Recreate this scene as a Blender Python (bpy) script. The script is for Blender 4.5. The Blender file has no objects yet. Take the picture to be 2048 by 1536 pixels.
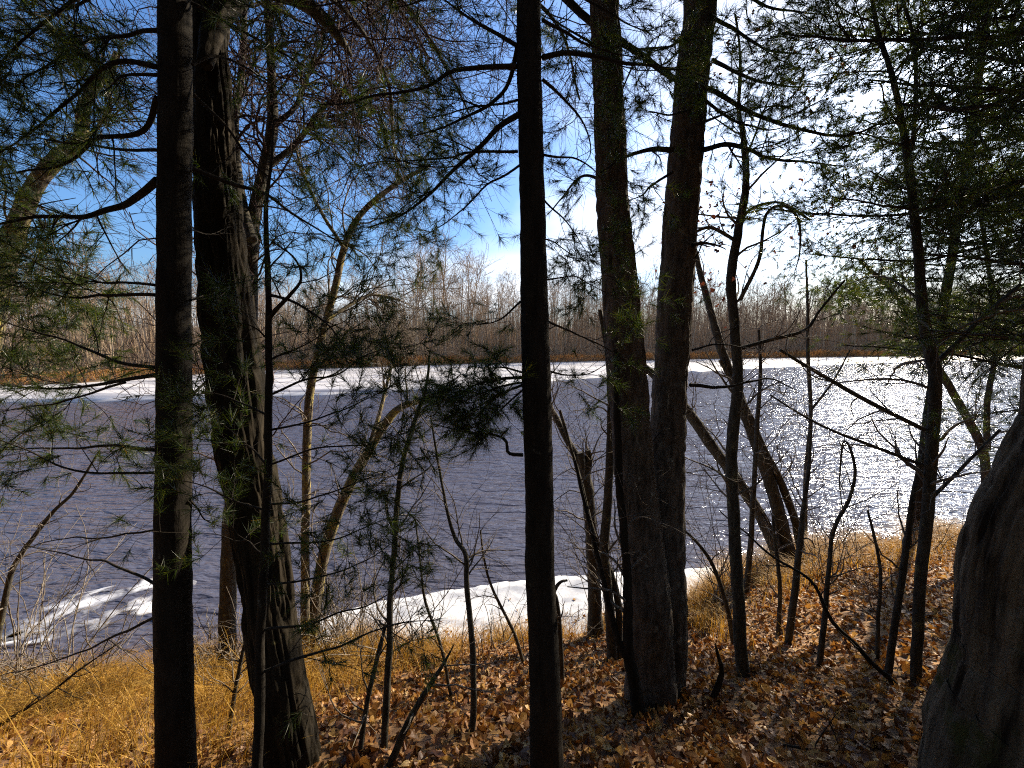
import bpy, math, random
import numpy as np
from mathutils import Vector

# ------------------------------------------------------------------ camera, sky, sun, exposure
scene = bpy.context.scene
COL = scene.collection
F_PX, PITCH, CAM = 800.0, math.radians(7.0), np.array((0.0, 0.0, 5.0))
cam_data = bpy.data.cameras.new('camera')
cam_data.sensor_width = 36.0
cam_data.lens = F_PX / 2048.0 * 36.0
cam_data.clip_start = 0.05
cam_data.clip_end = 3000.0
cam = bpy.data.objects.new('camera', cam_data)
cam.location = CAM
cam.rotation_euler = (math.pi / 2 - PITCH, 0, 0)
COL.objects.link(cam)
scene.camera = cam

SUN_AZ, SUN_EL = math.radians(48.0), math.radians(28.0)      # azimuth clockwise from the view direction
world = bpy.data.worlds.new('World')
scene.world = world
world.use_nodes = True
wn, wl = world.node_tree.nodes, world.node_tree.links
sky = wn.new('ShaderNodeTexSky')
sky.sky_type = 'NISHITA'
sky.sun_disc = False
sky.sun_elevation = SUN_EL
sky.sun_rotation = SUN_AZ
sky.air_density = 1.2
sky.dust_density = 2.4
sky.ozone_density = 10.0
sky.altitude = 150
wn['Background'].inputs['Strength'].default_value = 0.09
CLOUD_AT = (3.3, 2.9, 0.0)
# thin high cloud: noise on a flat layer overhead, so it thickens towards the horizon
wtc = wn.new('ShaderNodeTexCoord'); wsep = wn.new('ShaderNodeSeparateXYZ'); wl.new(wtc.outputs['Generated'], wsep.inputs[0])
wz = wn.new('ShaderNodeMath'); wz.operation = 'ADD'; wl.new(wsep.outputs['Z'], wz.inputs[0]); wz.inputs[1].default_value = 0.22
wdx = wn.new('ShaderNodeMath'); wdx.operation = 'DIVIDE'; wl.new(wsep.outputs['X'], wdx.inputs[0]); wl.new(wz.outputs[0], wdx.inputs[1])
wdy = wn.new('ShaderNodeMath'); wdy.operation = 'DIVIDE'; wl.new(wsep.outputs['Y'], wdy.inputs[0]); wl.new(wz.outputs[0], wdy.inputs[1])
wc = wn.new('ShaderNodeCombineXYZ'); wl.new(wdx.outputs[0], wc.inputs[0]); wl.new(wdy.outputs[0], wc.inputs[1])
wm = wn.new('ShaderNodeMapping'); wm.inputs['Location'].default_value = CLOUD_AT; wm.inputs['Scale'].default_value = (0.55, 0.55, 1); wl.new(wc.outputs[0], wm.inputs['Vector'])
wnoise = wn.new('ShaderNodeTexNoise'); wnoise.inputs['Scale'].default_value = 1.0; wnoise.inputs['Detail'].default_value = 5.0; wnoise.inputs['Roughness'].default_value = 0.5; wnoise.inputs['Distortion'].default_value = 0.4
wl.new(wm.outputs[0], wnoise.inputs['Vector'])
wr = wn.new('ShaderNodeValToRGB'); wr.color_ramp.elements[0].position = 0.47; wr.color_ramp.elements[1].position = 0.66; wr.color_ramp.elements[1].color = (0.75, 0.75, 0.75, 1)
wl.new(wnoise.outputs['Fac'], wr.inputs['Fac'])
wmix = wn.new('ShaderNodeMix'); wmix.data_type = 'RGBA'; wl.new(wr.outputs[0], wmix.inputs[0]); wl.new(sky.outputs[0], wmix.inputs[6]); wmix.inputs[7].default_value = (6.6, 6.7, 7.0, 1)
wl.new(wmix.outputs[2], wn['Background'].inputs['Color'])

sun_data = bpy.data.lights.new('sun', 'SUN')
sun_data.energy = 5.0
sun_data.angle = math.radians(0.5)
sun_data.color = (1.0, 0.87, 0.68)
sun = bpy.data.objects.new('sun', sun_data)
S = Vector((math.sin(SUN_AZ) * math.cos(SUN_EL), math.cos(SUN_AZ) * math.cos(SUN_EL), math.sin(SUN_EL)))
sun.rotation_euler = (-S).to_track_quat('-Z', 'Y').to_euler()
sun.location = (30, 20, 30)
COL.objects.link(sun)

scene.view_settings.view_transform = 'Standard'
scene.view_settings.look = 'None'
scene.view_settings.exposure = 1.4
scene.view_settings.gamma = 1.0
scene.cycles.filter_width = 1.1
scene.cycles.use_denoising = False
scene.cycles.use_adaptive_sampling = True
scene.cycles.adaptive_threshold = 0.02
scene.cycles.sample_clamp_indirect = 4.0
scene.cycles.max_bounces = 4
scene.cycles.caustics_reflective = False
scene.cycles.caustics_refractive = False
scene.cycles.diffuse_bounces = 2
scene.cycles.glossy_bounces = 3
scene.cycles.transmission_bounces = 3
scene.cycles.transparent_max_bounces = 6

# ------------------------------------------------------------------ pixel helpers (2048 x 1536 photograph)
CP, SP = math.cos(PITCH), math.sin(PITCH)
FWD, UPV = np.array((0, CP, -SP)), np.array((0, SP, CP))
def ray(px, py):
    return FWD + np.array((1.0, 0, 0)) * ((px - 1024) / F_PX) - UPV * ((py - 768) / F_PX)
def at(px, py, Y):                     # where the sight line meets the upright plane y = Y
    r = ray(px, py)
    return CAM + r * (Y / r[1])
def on_level(px, py, z=0.0):
    r = ray(px, py)
    return CAM + r * ((z - CAM[2]) / r[2])
def project(P):
    d = P - CAM
    w = d @ FWD
    w = np.where(np.abs(w) < 1e-4, 1e-4, w)
    return 1024 + F_PX * d[..., 0] / w, 768 - F_PX * (d @ UPV) / w, w

# ------------------------------------------------------------------ noise
def _hash(i, j, k):
    n = (i.astype(np.int64) * 374761393 + j.astype(np.int64) * 668265263 + k * 974634571) & 0xFFFFFFFF
    n = ((n ^ (n >> 13)) * 1274126177) & 0xFFFFFFFF
    return ((n ^ (n >> 16)) & 0xFFFF) / 65535.0
def noise2(x, y, seed=0, px=None):     # value noise, optional period in x
    x = np.asarray(x, float); y = np.asarray(y, float)
    xi, yi = np.floor(x), np.floor(y)
    fx, fy = x - xi, y - yi
    fx = fx * fx * (3 - 2 * fx); fy = fy * fy * (3 - 2 * fy)
    xa, xb = xi, xi + 1
    if px: xa, xb = np.mod(xa, px), np.mod(xb, px)
    a, b = _hash(xa, yi, seed), _hash(xb, yi, seed)
    c, d = _hash(xa, yi + 1, seed), _hash(xb, yi + 1, seed)
    return (a * (1 - fx) + b * fx) * (1 - fy) + (c * (1 - fx) + d * fx) * fy
def fbm(x, y, seed=0, octaves=4):
    v, a = 0, 0.5
    for o in range(octaves):
        v = v + a * (noise2(x, y, seed + o) - 0.5)
        x, y, a = np.asarray(x) * 2.03, np.asarray(y) * 2.03, a * 0.5
    return v

# ------------------------------------------------------------------ mesh helpers
class MB:
    def __init__(s): s.v, s.f, s.n = [], [], 0
    def add(s, V, F):
        V = np.asarray(V, np.float32).reshape(-1, 3)
        s.v.append(V); s.f.append(np.asarray(F, np.int64) + s.n); s.n += len(V)
        return s
    def mesh(s, name, mats, smooth=True):
        me = bpy.data.meshes.new(name)
        if s.n == 0: return me
        V = np.concatenate(s.v)
        loops = np.concatenate([f.ravel() for f in s.f]).astype(np.int32)
        tot = np.concatenate([np.full(len(f), f.shape[1], np.int32) for f in s.f])
        start = np.concatenate(([0], np.cumsum(tot)[:-1])).astype(np.int32)
        me.vertices.add(len(V)); me.vertices.foreach_set('co', V.ravel())
        me.loops.add(len(loops)); me.loops.foreach_set('vertex_index', loops)
        me.polygons.add(len(tot))
        me.polygons.foreach_set('loop_start', start)
        me.polygons.foreach_set('loop_total', tot)
        me.polygons.foreach_set('use_smooth', np.full(len(tot), smooth, dtype=bool))
        for m in (mats if isinstance(mats, (list, tuple)) else [mats]): me.materials.append(m)
        me.update(calc_edges=True); me.validate(clean_customdata=False)
        return me
    def build(s, name, mat, parent=None, smooth=True):
        return link(name, s.mesh(name, mat, smooth), parent)
def link(name, data, parent=None, loc=None):
    o = bpy.data.objects.new(name, data)
    COL.objects.link(o)
    if parent is not None:
        o.parent = parent
        o.matrix_parent_inverse = parent.matrix_basis.inverted()
    if loc is not None: o.location = loc
    return o
def thing(name, label, cat, loc, group=None):
    o = bpy.data.objects.new(name, None)
    o.location = loc; o.empty_display_size = 0.2
    COL.objects.link(o)
    return tag(o, label, cat, group)
def tag(o, label=None, cat=None, group=None, kind=None):
    if label: o['label'] = label
    if cat: o['category'] = cat
    if group: o['group'] = group
    if kind: o['kind'] = kind
    return o

def unit(v): return v / np.maximum(np.linalg.norm(v, axis=-1, keepdims=True), 1e-9)
def resample(P, n):
    P = np.asarray(P, float)
    if len(P) == 2: return P[0] + (P[1] - P[0]) * np.linspace(0, 1, n)[:, None]
    Q = np.vstack((2 * P[0] - P[1], P, 2 * P[-1] - P[-2]))
    seg = np.linalg.norm(np.diff(P[:, :3], axis=0), axis=1)
    cum = np.concatenate(([0], np.cumsum(seg)))
    out = []
    for u in np.linspace(0, cum[-1], n):
        i = min(max(np.searchsorted(cum, u, side='right') - 1, 0), len(P) - 2)
        t = (u - cum[i]) / max(seg[i], 1e-9)
        a, b, c, d = Q[i], Q[i + 1], Q[i + 2], Q[i + 3]
        out.append(0.5 * (2 * b + (c - a) * t + (2 * a - 5 * b + 4 * c - d) * t * t + (3 * b - a - 3 * c + d) * t ** 3))
    return np.array(out)
def tubes(mb, P, R, sides=4):
    """P (B,n,3) centre lines, R (B,n) radii"""
    P = np.asarray(P, float); R = np.asarray(R, float)
    if P.ndim == 2: P, R = P[None], R[None]
    B, n, _ = P.shape
    if B == 0: return
    T = unit(np.gradient(P, axis=1))
    mean = unit(P[:, -1] - P[:, 0])
    ref = np.where(np.abs(mean[:, 2:3]) < 0.75, np.array((0, 0, 1.0)), np.array((0, 1.0, 0)))[:, None, :]
    n1 = unit(np.cross(T, ref)); n2 = np.cross(T, n1)
    th = np.arange(sides) * 2 * math.pi / sides
    V = P[:, :, None, :] + R[:, :, None, None] * (np.cos(th)[None, None, :, None] * n1[:, :, None, :] + np.sin(th)[None, None, :, None] * n2[:, :, None, :])
    idx = np.arange(B * n * sides).reshape(B, n, sides)
    nx = np.roll(idx, -1, axis=2)
    F = np.stack((idx[:, :-1], nx[:, :-1], nx[:, 1:], idx[:, 1:]), -1).reshape(-1, 4)
    mb.add(V.reshape(-1, 3), F)
def bark_trunk(mb, P, R, sides, rings, kind, seed=0, flare=0.0):
    """a trunk with real bark relief; P control points, R radii at them"""
    P = np.asarray(P, float)
    Q = resample(np.column_stack((P, R)), rings)
    C, r = Q[:, :3], np.maximum(Q[:, 3], 0.002)
    L = np.concatenate(([0], np.cumsum(np.linalg.norm(np.diff(C, axis=0), axis=1))))
    r0_ = float(np.mean(r))
    C = C + np.minimum(1, L / 0.3)[:, None] * np.column_stack((fbm(L * (1.4 if r0_ > 0.05 else 3.5), L * 0 + 3, seed + 50), fbm(L * 1.4, L * 0 + 9, seed + 60), L * 0)) * np.maximum(r[:, None] * 0.35, 0.018 * (r0_ < 0.05))
    r = r * (1 + (0.03 if kind == 'giant' else 0.10) * fbm(L * 1.7, L * 0, seed + 70)) * (1 + flare * np.exp(-L / 0.22))
    T = unit(np.gradient(C, axis=0))
    n1 = unit(np.cross(T, np.array((0, 1.0, 0)))); n2 = np.cross(T, n1)
    u = np.arange(sides) / sides
    U, Z = np.meshgrid(u, L)
    r0 = float(np.mean(r))
    circ = 2 * math.pi * r0
    if kind == 'oak':          # long ridges parted by deep cracks
        k = max(8, round(circ / 0.030))
        wu = U * k + 1.2 * fbm(U * k * 0.35, Z * 4.0, seed + 5, 2)
        a = noise2(wu, Z * 2.4 + 1.3 * noise2(U * k, Z * 3, seed + 8, k), seed, k)
        a2 = noise2(U * 2 * k + 1.2 * fbm(U * k, Z * 7, seed + 15, 2), Z * 5.0, seed + 11, 2 * k)
        b = noise2(U * 3 * k, Z * 13, seed + 2, 3 * k)
        cr = np.clip(1 - np.abs(2 * a - 1) * 2.2, 0, 1) ** 1.3
        cr2 = np.clip(1 - np.abs(2 * a2 - 1) * 3.0, 0, 1)
        d = 0.006 - 0.017 * cr - 0.010 * cr2 + b * 0.007
    elif kind == 'plate':      # flaky plates
        k = max(6, round(circ / 0.045))
        a = noise2(U * k + 0.8 * fbm(U * k * 0.5, Z * 6, seed + 4, 2), Z * 9.0, seed, k)
        b = noise2(U * 3 * k, Z * 34, seed + 2, 3 * k)
        c = np.floor(noise2(U * 2 * k, Z * 14, seed + 9, 2 * k) * 4) / 4
        cr = np.clip(1 - np.abs(2 * a - 1) * 2.6, 0, 1) ** 1.2
        d = 0.003 - 0.012 * cr + c * 0.006 + b * 0.004 - 0.002
    elif kind == 'giant':
        k = 30
        a = noise2(U * k + 0.6 * fbm(U * 15, Z * 3.0, seed + 5, 3), Z * 1.3, seed, k)
        a2 = noise2(U * 70 + 0.8 * fbm(U * 40, Z * 8, seed + 6, 2), Z * 5.0, seed + 22, 70)
        b = noise2(U * 80, Z * 14, seed + 2, 80)
        lob = 0.0
        cr = np.clip(1 - np.abs(2 * a - 1) * 2.3, 0, 1) ** 1.2
        cr2 = np.clip(1 - np.abs(2 * a2 - 1) * 2.4, 0, 1)
        d = 0.008 - 0.016 * cr - 0.013 * cr2 + b * 0.008 + lob
    else:                      # smooth with whorl rings and small knots
        k = max(5, round(circ / 0.05))
        a = noise2(U * k, Z * 20, seed, k)
        b = noise2(U * 2 * k, Z * 60, seed + 2, 2 * k)
        d = (a - 0.5) * 0.006 + (b - 0.5) * 0.003 + 0.008 * np.clip(noise2(U * 0 + 1, Z * 2.3, seed + 6) - 0.72, 0, 1)
    d = d * min(1.0, r0 / 0.10) if kind != 'giant' else d
    rad = np.maximum(r[:, None] + d, 0.3 * r[:, None])
    th = U * 2 * math.pi
    V = C[:, None, :] + rad[..., None] * (np.cos(th)[..., None] * n1[:, None, :] + np.sin(th)[..., None] * n2[:, None, :])
    idx = np.arange(rings * sides).reshape(rings, sides); nx = np.roll(idx, -1, axis=1)
    F = np.stack((idx[:-1], nx[:-1], nx[1:], idx[1:]), -1).reshape(-1, 4)
    mb.add(V.reshape(-1, 3), F)
    for e, cc in ((0, C[0]), (rings - 1, C[-1])):
        ring = V[e]; k = np.arange(sides)
        mb.add(np.vstack((ring, cc[None])), np.stack((k, np.roll(k, -1), np.full(sides, sides)), -1))
    return C, r
def sprout(rng, P, R, count, t0=0.25, t1=1.0, ang=(35, 65), length=(0.3, 0.6), rel=True, rr=0.55, n=6, wander=0.25, up=0.05, rmin=0.0012, taper=0.3, flat=0.0, curve=0.13):
    """count child branches out of parents P (B,n,3); returns (count,n,3),(count,n)"""
    B, m, _ = P.shape
    if B == 0 or count == 0: return np.zeros((0, n, 3)), np.zeros((0, n))
    plen = np.linalg.norm(np.diff(P, axis=1), axis=2).sum(1)
    b = rng.choice(B, count, p=plen / plen.sum())
    t = t0 + (t1 - t0) * rng.random(count)
    f = t * (m - 1); i = np.minimum(f.astype(int), m - 2); f = (f - i)[:, None]
    p0 = P[b, i] * (1 - f) + P[b, i + 1] * f
    tan = unit(P[b, i + 1] - P[b, i])
    az = unit(rng.normal(size=(count, 3)) * np.array((1, 1, 1 - flat)))
    perp = unit(az - tan * (az * tan).sum(1, keepdims=True))
    a = np.radians(rng.uniform(ang[0], ang[1], count))[:, None]
    d = tan * np.cos(a) + perp * np.sin(a)
    L = rng.uniform(length[0], length[1], count)
    if rel: L = L * plen[b] * (1 - 0.55 * t)
    r0 = np.maximum((R[b, i] * (1 - f[:, 0]) + R[b, i + 1] * f[:, 0]) * rr, rmin)
    out = np.zeros((count, n, 3)); out[:, 0] = p0
    step = (L / (n - 1))[:, None]
    bend = rng.normal(size=(count, 3)) * curve * 6 / n
    for k in range(1, n):
        d = unit(d + rng.normal(size=(count, 3)) * wander * 0.8 + bend + np.array((0, 0, up)))
        out[:, k] = out[:, k - 1] + d * step
    Rr = np.maximum(r0[:, None] * np.linspace(1, taper, n)[None], rmin * 0.7)
    return out, Rr

RNG = np.random.default_rng(11)
def spikes(mb, P, w):
    a, c = P[:, 0], P[:, -1]
    sd = unit(np.cross(c - a, RNG.normal(size=a.shape))) * w
    mb.add(np.stack((a - sd, a + sd, c), 1).reshape(-1, 3), np.arange(len(a) * 3).reshape(-1, 3))
# ------------------------------------------------------------------ materials
def mat(name): 
    m = bpy.data.materials.new(name); m.use_nodes = True
    nt = m.node_tree; nt.nodes.clear()
    out = nt.nodes.new('ShaderNodeOutputMaterial')
    return m, nt, out
def N(nt, t, **kw):
    n = nt.nodes.new(t)
    for k, v in kw.items():
        if k in n.inputs: n.inputs[k].default_value = v
        else: setattr(n, k, v)
    return n
def ramp(nt, src, stops):
    r = nt.nodes.new('ShaderNodeValToRGB')
    while len(r.color_ramp.elements) < len(stops): r.color_ramp.elements.new(0.5)
    for e, (p, c) in zip(r.color_ramp.elements, stops):
        e.position = p; e.color = tuple(c) + (1,) if len(c) == 3 else c
    nt.links.new(src, r.inputs['Fac'])
    return r
def coords(nt, scale, kind='Object'):
    tc = nt.nodes.new('ShaderNodeTexCoord')
    mp = nt.nodes.new('ShaderNodeMapping'); mp.inputs['Scale'].default_value = scale
    nt.links.new(tc.outputs[kind], mp.inputs['Vector'])
    return mp.outputs[0]
def bark_mat(name, dark, mid, spot, spot_amt=0.66, scale=1.0, bump=0.012, spot_scale=9, zs=0.25):
    m, nt, out = mat(name)
    b = N(nt, 'ShaderNodeBsdfPrincipled', Roughness=0.9)
    b.inputs['Specular IOR Level'].default_value = 0.15
    n1 = N(nt, 'ShaderNodeTexNoise', Scale=18.0, Detail=6.0, Roughness=0.65)
    nt.links.new(coords(nt, (scale, scale, scale * zs)), n1.inputs['Vector'])
    r1 = ramp(nt, n1.outputs['Fac'], [(0.35, dark), (0.68, mid)])
    n2 = N(nt, 'ShaderNodeTexNoise', Scale=spot_scale, Detail=5.0, Roughness=0.7)
    nt.links.new(coords(nt, (1, 1, 0.8)), n2.inputs['Vector'])
    r2 = ramp(nt, n2.outputs['Fac'], [(spot_amt - 0.05, (0, 0, 0)), (spot_amt + 0.04, (1, 1, 1))])
    mx = N(nt, 'ShaderNodeMix', data_type='RGBA')
    nt.links.new(r2.outputs[0], mx.inputs[0]); nt.links.new(r1.outputs[0], mx.inputs[6]); mx.inputs[7].default_value = tuple(spot) + (1,)
    nt.links.new(mx.outputs[2], b.inputs['Base Color'])
    bp = N(nt, 'ShaderNodeBump', Strength=0.8, Distance=bump)
    nt.links.new(n1.outputs['Fac'], bp.inputs['Height']); nt.links.new(bp.outputs[0], b.inputs['Normal'])
    nt.links.new(b.outputs[0], out.inputs[0])
    return m
def leafy_mat(name, stops, trans, per='island', amount=0.35, rough=0.6, spec=0.3):
    m, nt, out = mat(name)
    b = N(nt, 'ShaderNodeBsdfPrincipled', Roughness=rough)
    b.inputs['Specular IOR Level'].default_value = spec
    if per == 'island': src = nt.nodes.new('ShaderNodeNewGeometry').outputs['Random Per Island']
    else: src = nt.nodes.new('ShaderNodeObjectInfo').outputs['Random']
    r = ramp(nt, src, stops)
    n = N(nt, 'ShaderNodeTexNoise', Scale=60.0, Detail=3.0)
    nt.links.new(coords(nt, (1, 1, 1)), n.inputs['Vector'])
    v = ramp(nt, n.outputs['Fac'], [(0.3, (0.7, 0.7, 0.7)), (0.7, (1.15, 1.1, 1.05))])
    mx = N(nt, 'ShaderNodeMix', data_type='RGBA', blend_type='MULTIPLY'); mx.inputs[0].default_value = 1
    nt.links.new(r.outputs[0], mx.inputs[6]); nt.links.new(v.outputs[0], mx.inputs[7])
    nt.links.new(mx.outputs[2], b.inputs['Base Color'])
    t = N(nt, 'ShaderNodeBsdfTranslucent')
    mt = N(nt, 'ShaderNodeMix', data_type='RGBA', blend_type='MULTIPLY'); mt.inputs[0].default_value = 1
    nt.links.new(r.outputs[0], mt.inputs[6]); mt.inputs[7].default_value = tuple(trans) + (1,)
    nt.links.new(mt.outputs[2], t.inputs['Color'])
    ms = N(nt, 'ShaderNodeMixShader'); ms.inputs[0].default_value = amount
    nt.links.new(b.outputs[0], ms.inputs[1]); nt.links.new(t.outputs[0], ms.inputs[2])
    nt.links.new(ms.outputs[0], out.inputs[0])
    return m
M = {}
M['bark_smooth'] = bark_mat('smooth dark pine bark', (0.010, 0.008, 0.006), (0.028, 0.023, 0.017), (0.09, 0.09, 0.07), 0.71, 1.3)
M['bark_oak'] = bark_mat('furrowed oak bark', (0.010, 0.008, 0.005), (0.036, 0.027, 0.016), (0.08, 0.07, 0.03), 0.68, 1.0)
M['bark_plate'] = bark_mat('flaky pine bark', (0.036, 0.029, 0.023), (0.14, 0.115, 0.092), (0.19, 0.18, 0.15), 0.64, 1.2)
M['bark_giant'] = bark_mat('mossy old bark', (0.016, 0.011, 0.007), (0.19, 0.15, 0.10), (0.055, 0.055, 0.018), 0.62, 0.85, 0.06, 3.0, 0.09)
M['bark_grey'] = bark_mat('grey young bark', (0.030, 0.026, 0.020), (0.085, 0.075, 0.058), (0.16, 0.145, 0.075), 0.64, 2.0)
M['bark_lichen'] = bark_mat('lichen covered bark', (0.060, 0.048, 0.032), (0.19, 0.155, 0.105), (0.30, 0.24, 0.075), 0.57, 1.6)
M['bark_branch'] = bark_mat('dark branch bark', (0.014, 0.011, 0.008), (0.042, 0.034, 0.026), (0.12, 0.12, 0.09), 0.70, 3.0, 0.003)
M['twig'] = bark_mat('pale bare twig bark', (0.09, 0.072, 0.055), (0.20, 0.165, 0.13), (0.27, 0.25, 0.19), 0.62, 3.0, 0.001)
M['twig_red'] = bark_mat('reddish bare twig bark', (0.040, 0.026, 0.024), (0.10, 0.066, 0.058), (0.2, 0.17, 0.13), 0.68, 3.0, 0.001)
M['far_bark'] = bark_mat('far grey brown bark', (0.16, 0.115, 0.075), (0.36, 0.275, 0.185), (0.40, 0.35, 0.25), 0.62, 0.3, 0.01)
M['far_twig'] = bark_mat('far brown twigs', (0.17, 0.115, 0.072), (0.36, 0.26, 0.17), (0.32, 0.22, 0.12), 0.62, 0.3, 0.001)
M['needle'] = leafy_mat('pine needles', [(0.0, (0.015, 0.030, 0.012)), (0.6, (0.030, 0.054, 0.015)), (0.93, (0.060, 0.074, 0.018)), (1.0, (0.12, 0.08, 0.02))], (2.6, 2.3, 0.7), amount=0.42, rough=0.4, spec=0.35)
LEAF_STOPS = [(0.0, (0.07, 0.028, 0.010)), (0.35, (0.17, 0.070, 0.019)), (0.65, (0.28, 0.135, 0.035)), (0.88, (0.42, 0.24, 0.07)), (1.0, (0.55, 0.38, 0.15))]
M['leaf'] = leafy_mat('dry fallen leaves', LEAF_STOPS, (1.1, 0.9, 0.6), amount=0.28, rough=0.5)
M['leaf_one'] = leafy_mat('dry fallen leaf', LEAF_STOPS, (1.1, 0.9, 0.6), per='object', amount=0.28, rough=0.5)
M['leaf_red'] = leafy_mat('clinging red brown leaves', [(0, (0.07, 0.025, 0.016)), (1, (0.16, 0.065, 0.035))], (1.5, 1.0, 0.8), amount=0.3)
M['grass'] = leafy_mat('dry golden grass', [(0.0, (0.17, 0.085, 0.014)), (0.5, (0.42, 0.235, 0.034)), (1.0, (0.55, 0.35, 0.07))], (1.1, 0.95, 0.6), amount=0.35, rough=0.6)
M['reed'] = leafy_mat('russet far grass', [(0.0, (0.20, 0.09, 0.03)), (0.5, (0.36, 0.18, 0.06)), (1.0, (0.45, 0.27, 0.10))], (1.1, 0.9, 0.6), amount=0.3)

def ground_mat():
    m, nt, out = mat('leafy soil')
    b = N(nt, 'ShaderNodeBsdfPrincipled', Roughness=0.95)
    v = N(nt, 'ShaderNodeTexVoronoi', Scale=16.0)
    nt.links.new(coords(nt, (1, 1, 1)), v.inputs['Vector'])
    sp = nt.nodes.new('ShaderNodeSeparateColor'); nt.links.new(v.outputs['Color'], sp.inputs[0])
    r = ramp(nt, sp.outputs[0], [(0, (0.06, 0.028, 0.010)), (0.5, (0.16, 0.078, 0.024)), (1, (0.28, 0.15, 0.05))])
    nt.links.new(r.outputs[0], b.inputs['Base Color'])
    bp = N(nt, 'ShaderNodeBump', Strength=0.7, Distance=0.03)
    nt.links.new(v.outputs['Distance'], bp.inputs['Height']); nt.links.new(bp.outputs[0], b.inputs['Normal'])
    nt.links.new(b.outputs[0], out.inputs[0])
    return m
def far_ground_mat():
    m, nt, out = mat('far forest floor')
    b = N(nt, 'ShaderNodeBsdfPrincipled', Roughness=0.95)
    n = N(nt, 'ShaderNodeTexNoise', Scale=0.9, Detail=8.0)
    nt.links.new(coords(nt, (1, 1, 1)), n.inputs['Vector'])
    r = ramp(nt, n.outputs['Fac'], [(0.3, (0.07, 0.045, 0.025)), (0.7, (0.17, 0.105, 0.055))])
    nt.links.new(r.outputs[0], b.inputs['Base Color']); nt.links.new(b.outputs[0], out.inputs[0])
    return m
def water_mat():
    m, nt, out = mat('rippled river water')
    b = N(nt, 'ShaderNodeBsdfPrincipled', Roughness=0.09, IOR=1.33)
    b.inputs['Specular IOR Level'].default_value = 0.36
    b.inputs['Base Color'].default_value = (0.066, 0.066, 0.090, 1)
    tc = nt.nodes.new('ShaderNodeTexCoord')
    def wave(scale, rot, detail, dist=0.6):
        mp = nt.nodes.new('ShaderNodeMapping'); mp.inputs['Scale'].default_value = scale; mp.inputs['Rotation'].default_value = (0, 0, math.radians(rot))
        nt.links.new(tc.outputs['Object'], mp.inputs['Vector'])
        n = N(nt, 'ShaderNodeTexNoise', Scale=1.0, Detail=detail, Roughness=0.5, Distortion=dist)
        nt.links.new(mp.outputs[0], n.inputs['Vector'])
        return n.outputs['Fac']
    h1 = wave((1.25, 4.0, 1), 14, 2.0)
    h2 = wave((5.0, 11.0, 1), -8, 2.0)
    h3 = wave((0.25, 0.8, 1), 25, 1.0)
    def madd(a, ka, bb):
        n = N(nt, 'ShaderNodeMath', operation='MULTIPLY_ADD'); nt.links.new(a, n.inputs[0]); n.inputs[1].default_value = ka
        if bb is None: n.inputs[2].default_value = 0
        else: nt.links.new(bb, n.inputs[2])
        return n.outputs[0]
    h = madd(h1, 1.35, madd(h2, 0.28, madd(h3, 1.2, None)))
    bp = N(nt, 'ShaderNodeBump', Strength=1.0, Distance=0.105)
    nt.links.new(h, bp.inputs['Height']); nt.links.new(bp.outputs[0], b.inputs['Normal'])
    nt.links.new(b.outputs[0], out.inputs[0])
    return m
def ice_mat(name, streak, lo, hi, holes=None, hole_scale=2.2):
    m, nt, out = mat(name)
    b = N(nt, 'ShaderNodeBsdfPrincipled', Roughness=0.55)
    n = N(nt, 'ShaderNodeTexNoise', Scale=1.0, Detail=7.0, Roughness=0.6, Distortion=0.4)
    nt.links.new(coords(nt, streak), n.inputs['Vector'])
    r = ramp(nt, n.outputs['Fac'], [(0.36, lo), (0.56, hi)])
    nt.links.new(r.outputs[0], b.inputs['Base Color'])
    bp = N(nt, 'ShaderNodeBump', Strength=0.5, Distance=0.03)
    nt.links.new(n.outputs['Fac'], bp.inputs['Height']); nt.links.new(bp.outputs[0], b.inputs['Normal'])
    if holes is None:
        nt.links.new(b.outputs[0], out.inputs[0])
    else:
        h = N(nt, 'ShaderNodeTexNoise', Scale=hole_scale, Detail=3.0, Distortion=0.5)
        nt.links.new(coords(nt, (1, 1, 1)), h.inputs['Vector'])
        hr = ramp(nt, h.outputs['Fac'], [(holes - 0.10, (0, 0, 0)), (holes + 0.10, (1, 1, 1))])
        tr = N(nt, 'ShaderNodeBsdfTransparent'); ms = N(nt, 'ShaderNodeMixShader')
        nt.links.new(hr.outputs[0], ms.inputs[0]); nt.links.new(tr.outputs[0], ms.inputs[1]); nt.links.new(b.outputs[0], ms.inputs[2])
        nt.links.new(ms.outputs[0], out.inputs[0])
    return m
M['ground'], M['far_ground'], M['water'] = ground_mat(), far_ground_mat(), water_mat()
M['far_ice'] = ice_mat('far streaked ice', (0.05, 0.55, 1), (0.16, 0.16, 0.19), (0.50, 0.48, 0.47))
M['ice'] = ice_mat('snowy shelf ice', (1.1, 2.0, 1), (0.26, 0.27, 0.30), (0.58, 0.58, 0.58))
M['thin_ice'] = ice_mat('thin frosted ice', (1.5, 3, 1), (0.45, 0.46, 0.50), (0.80, 0.80, 0.82), 0.56, 2.0)

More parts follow.
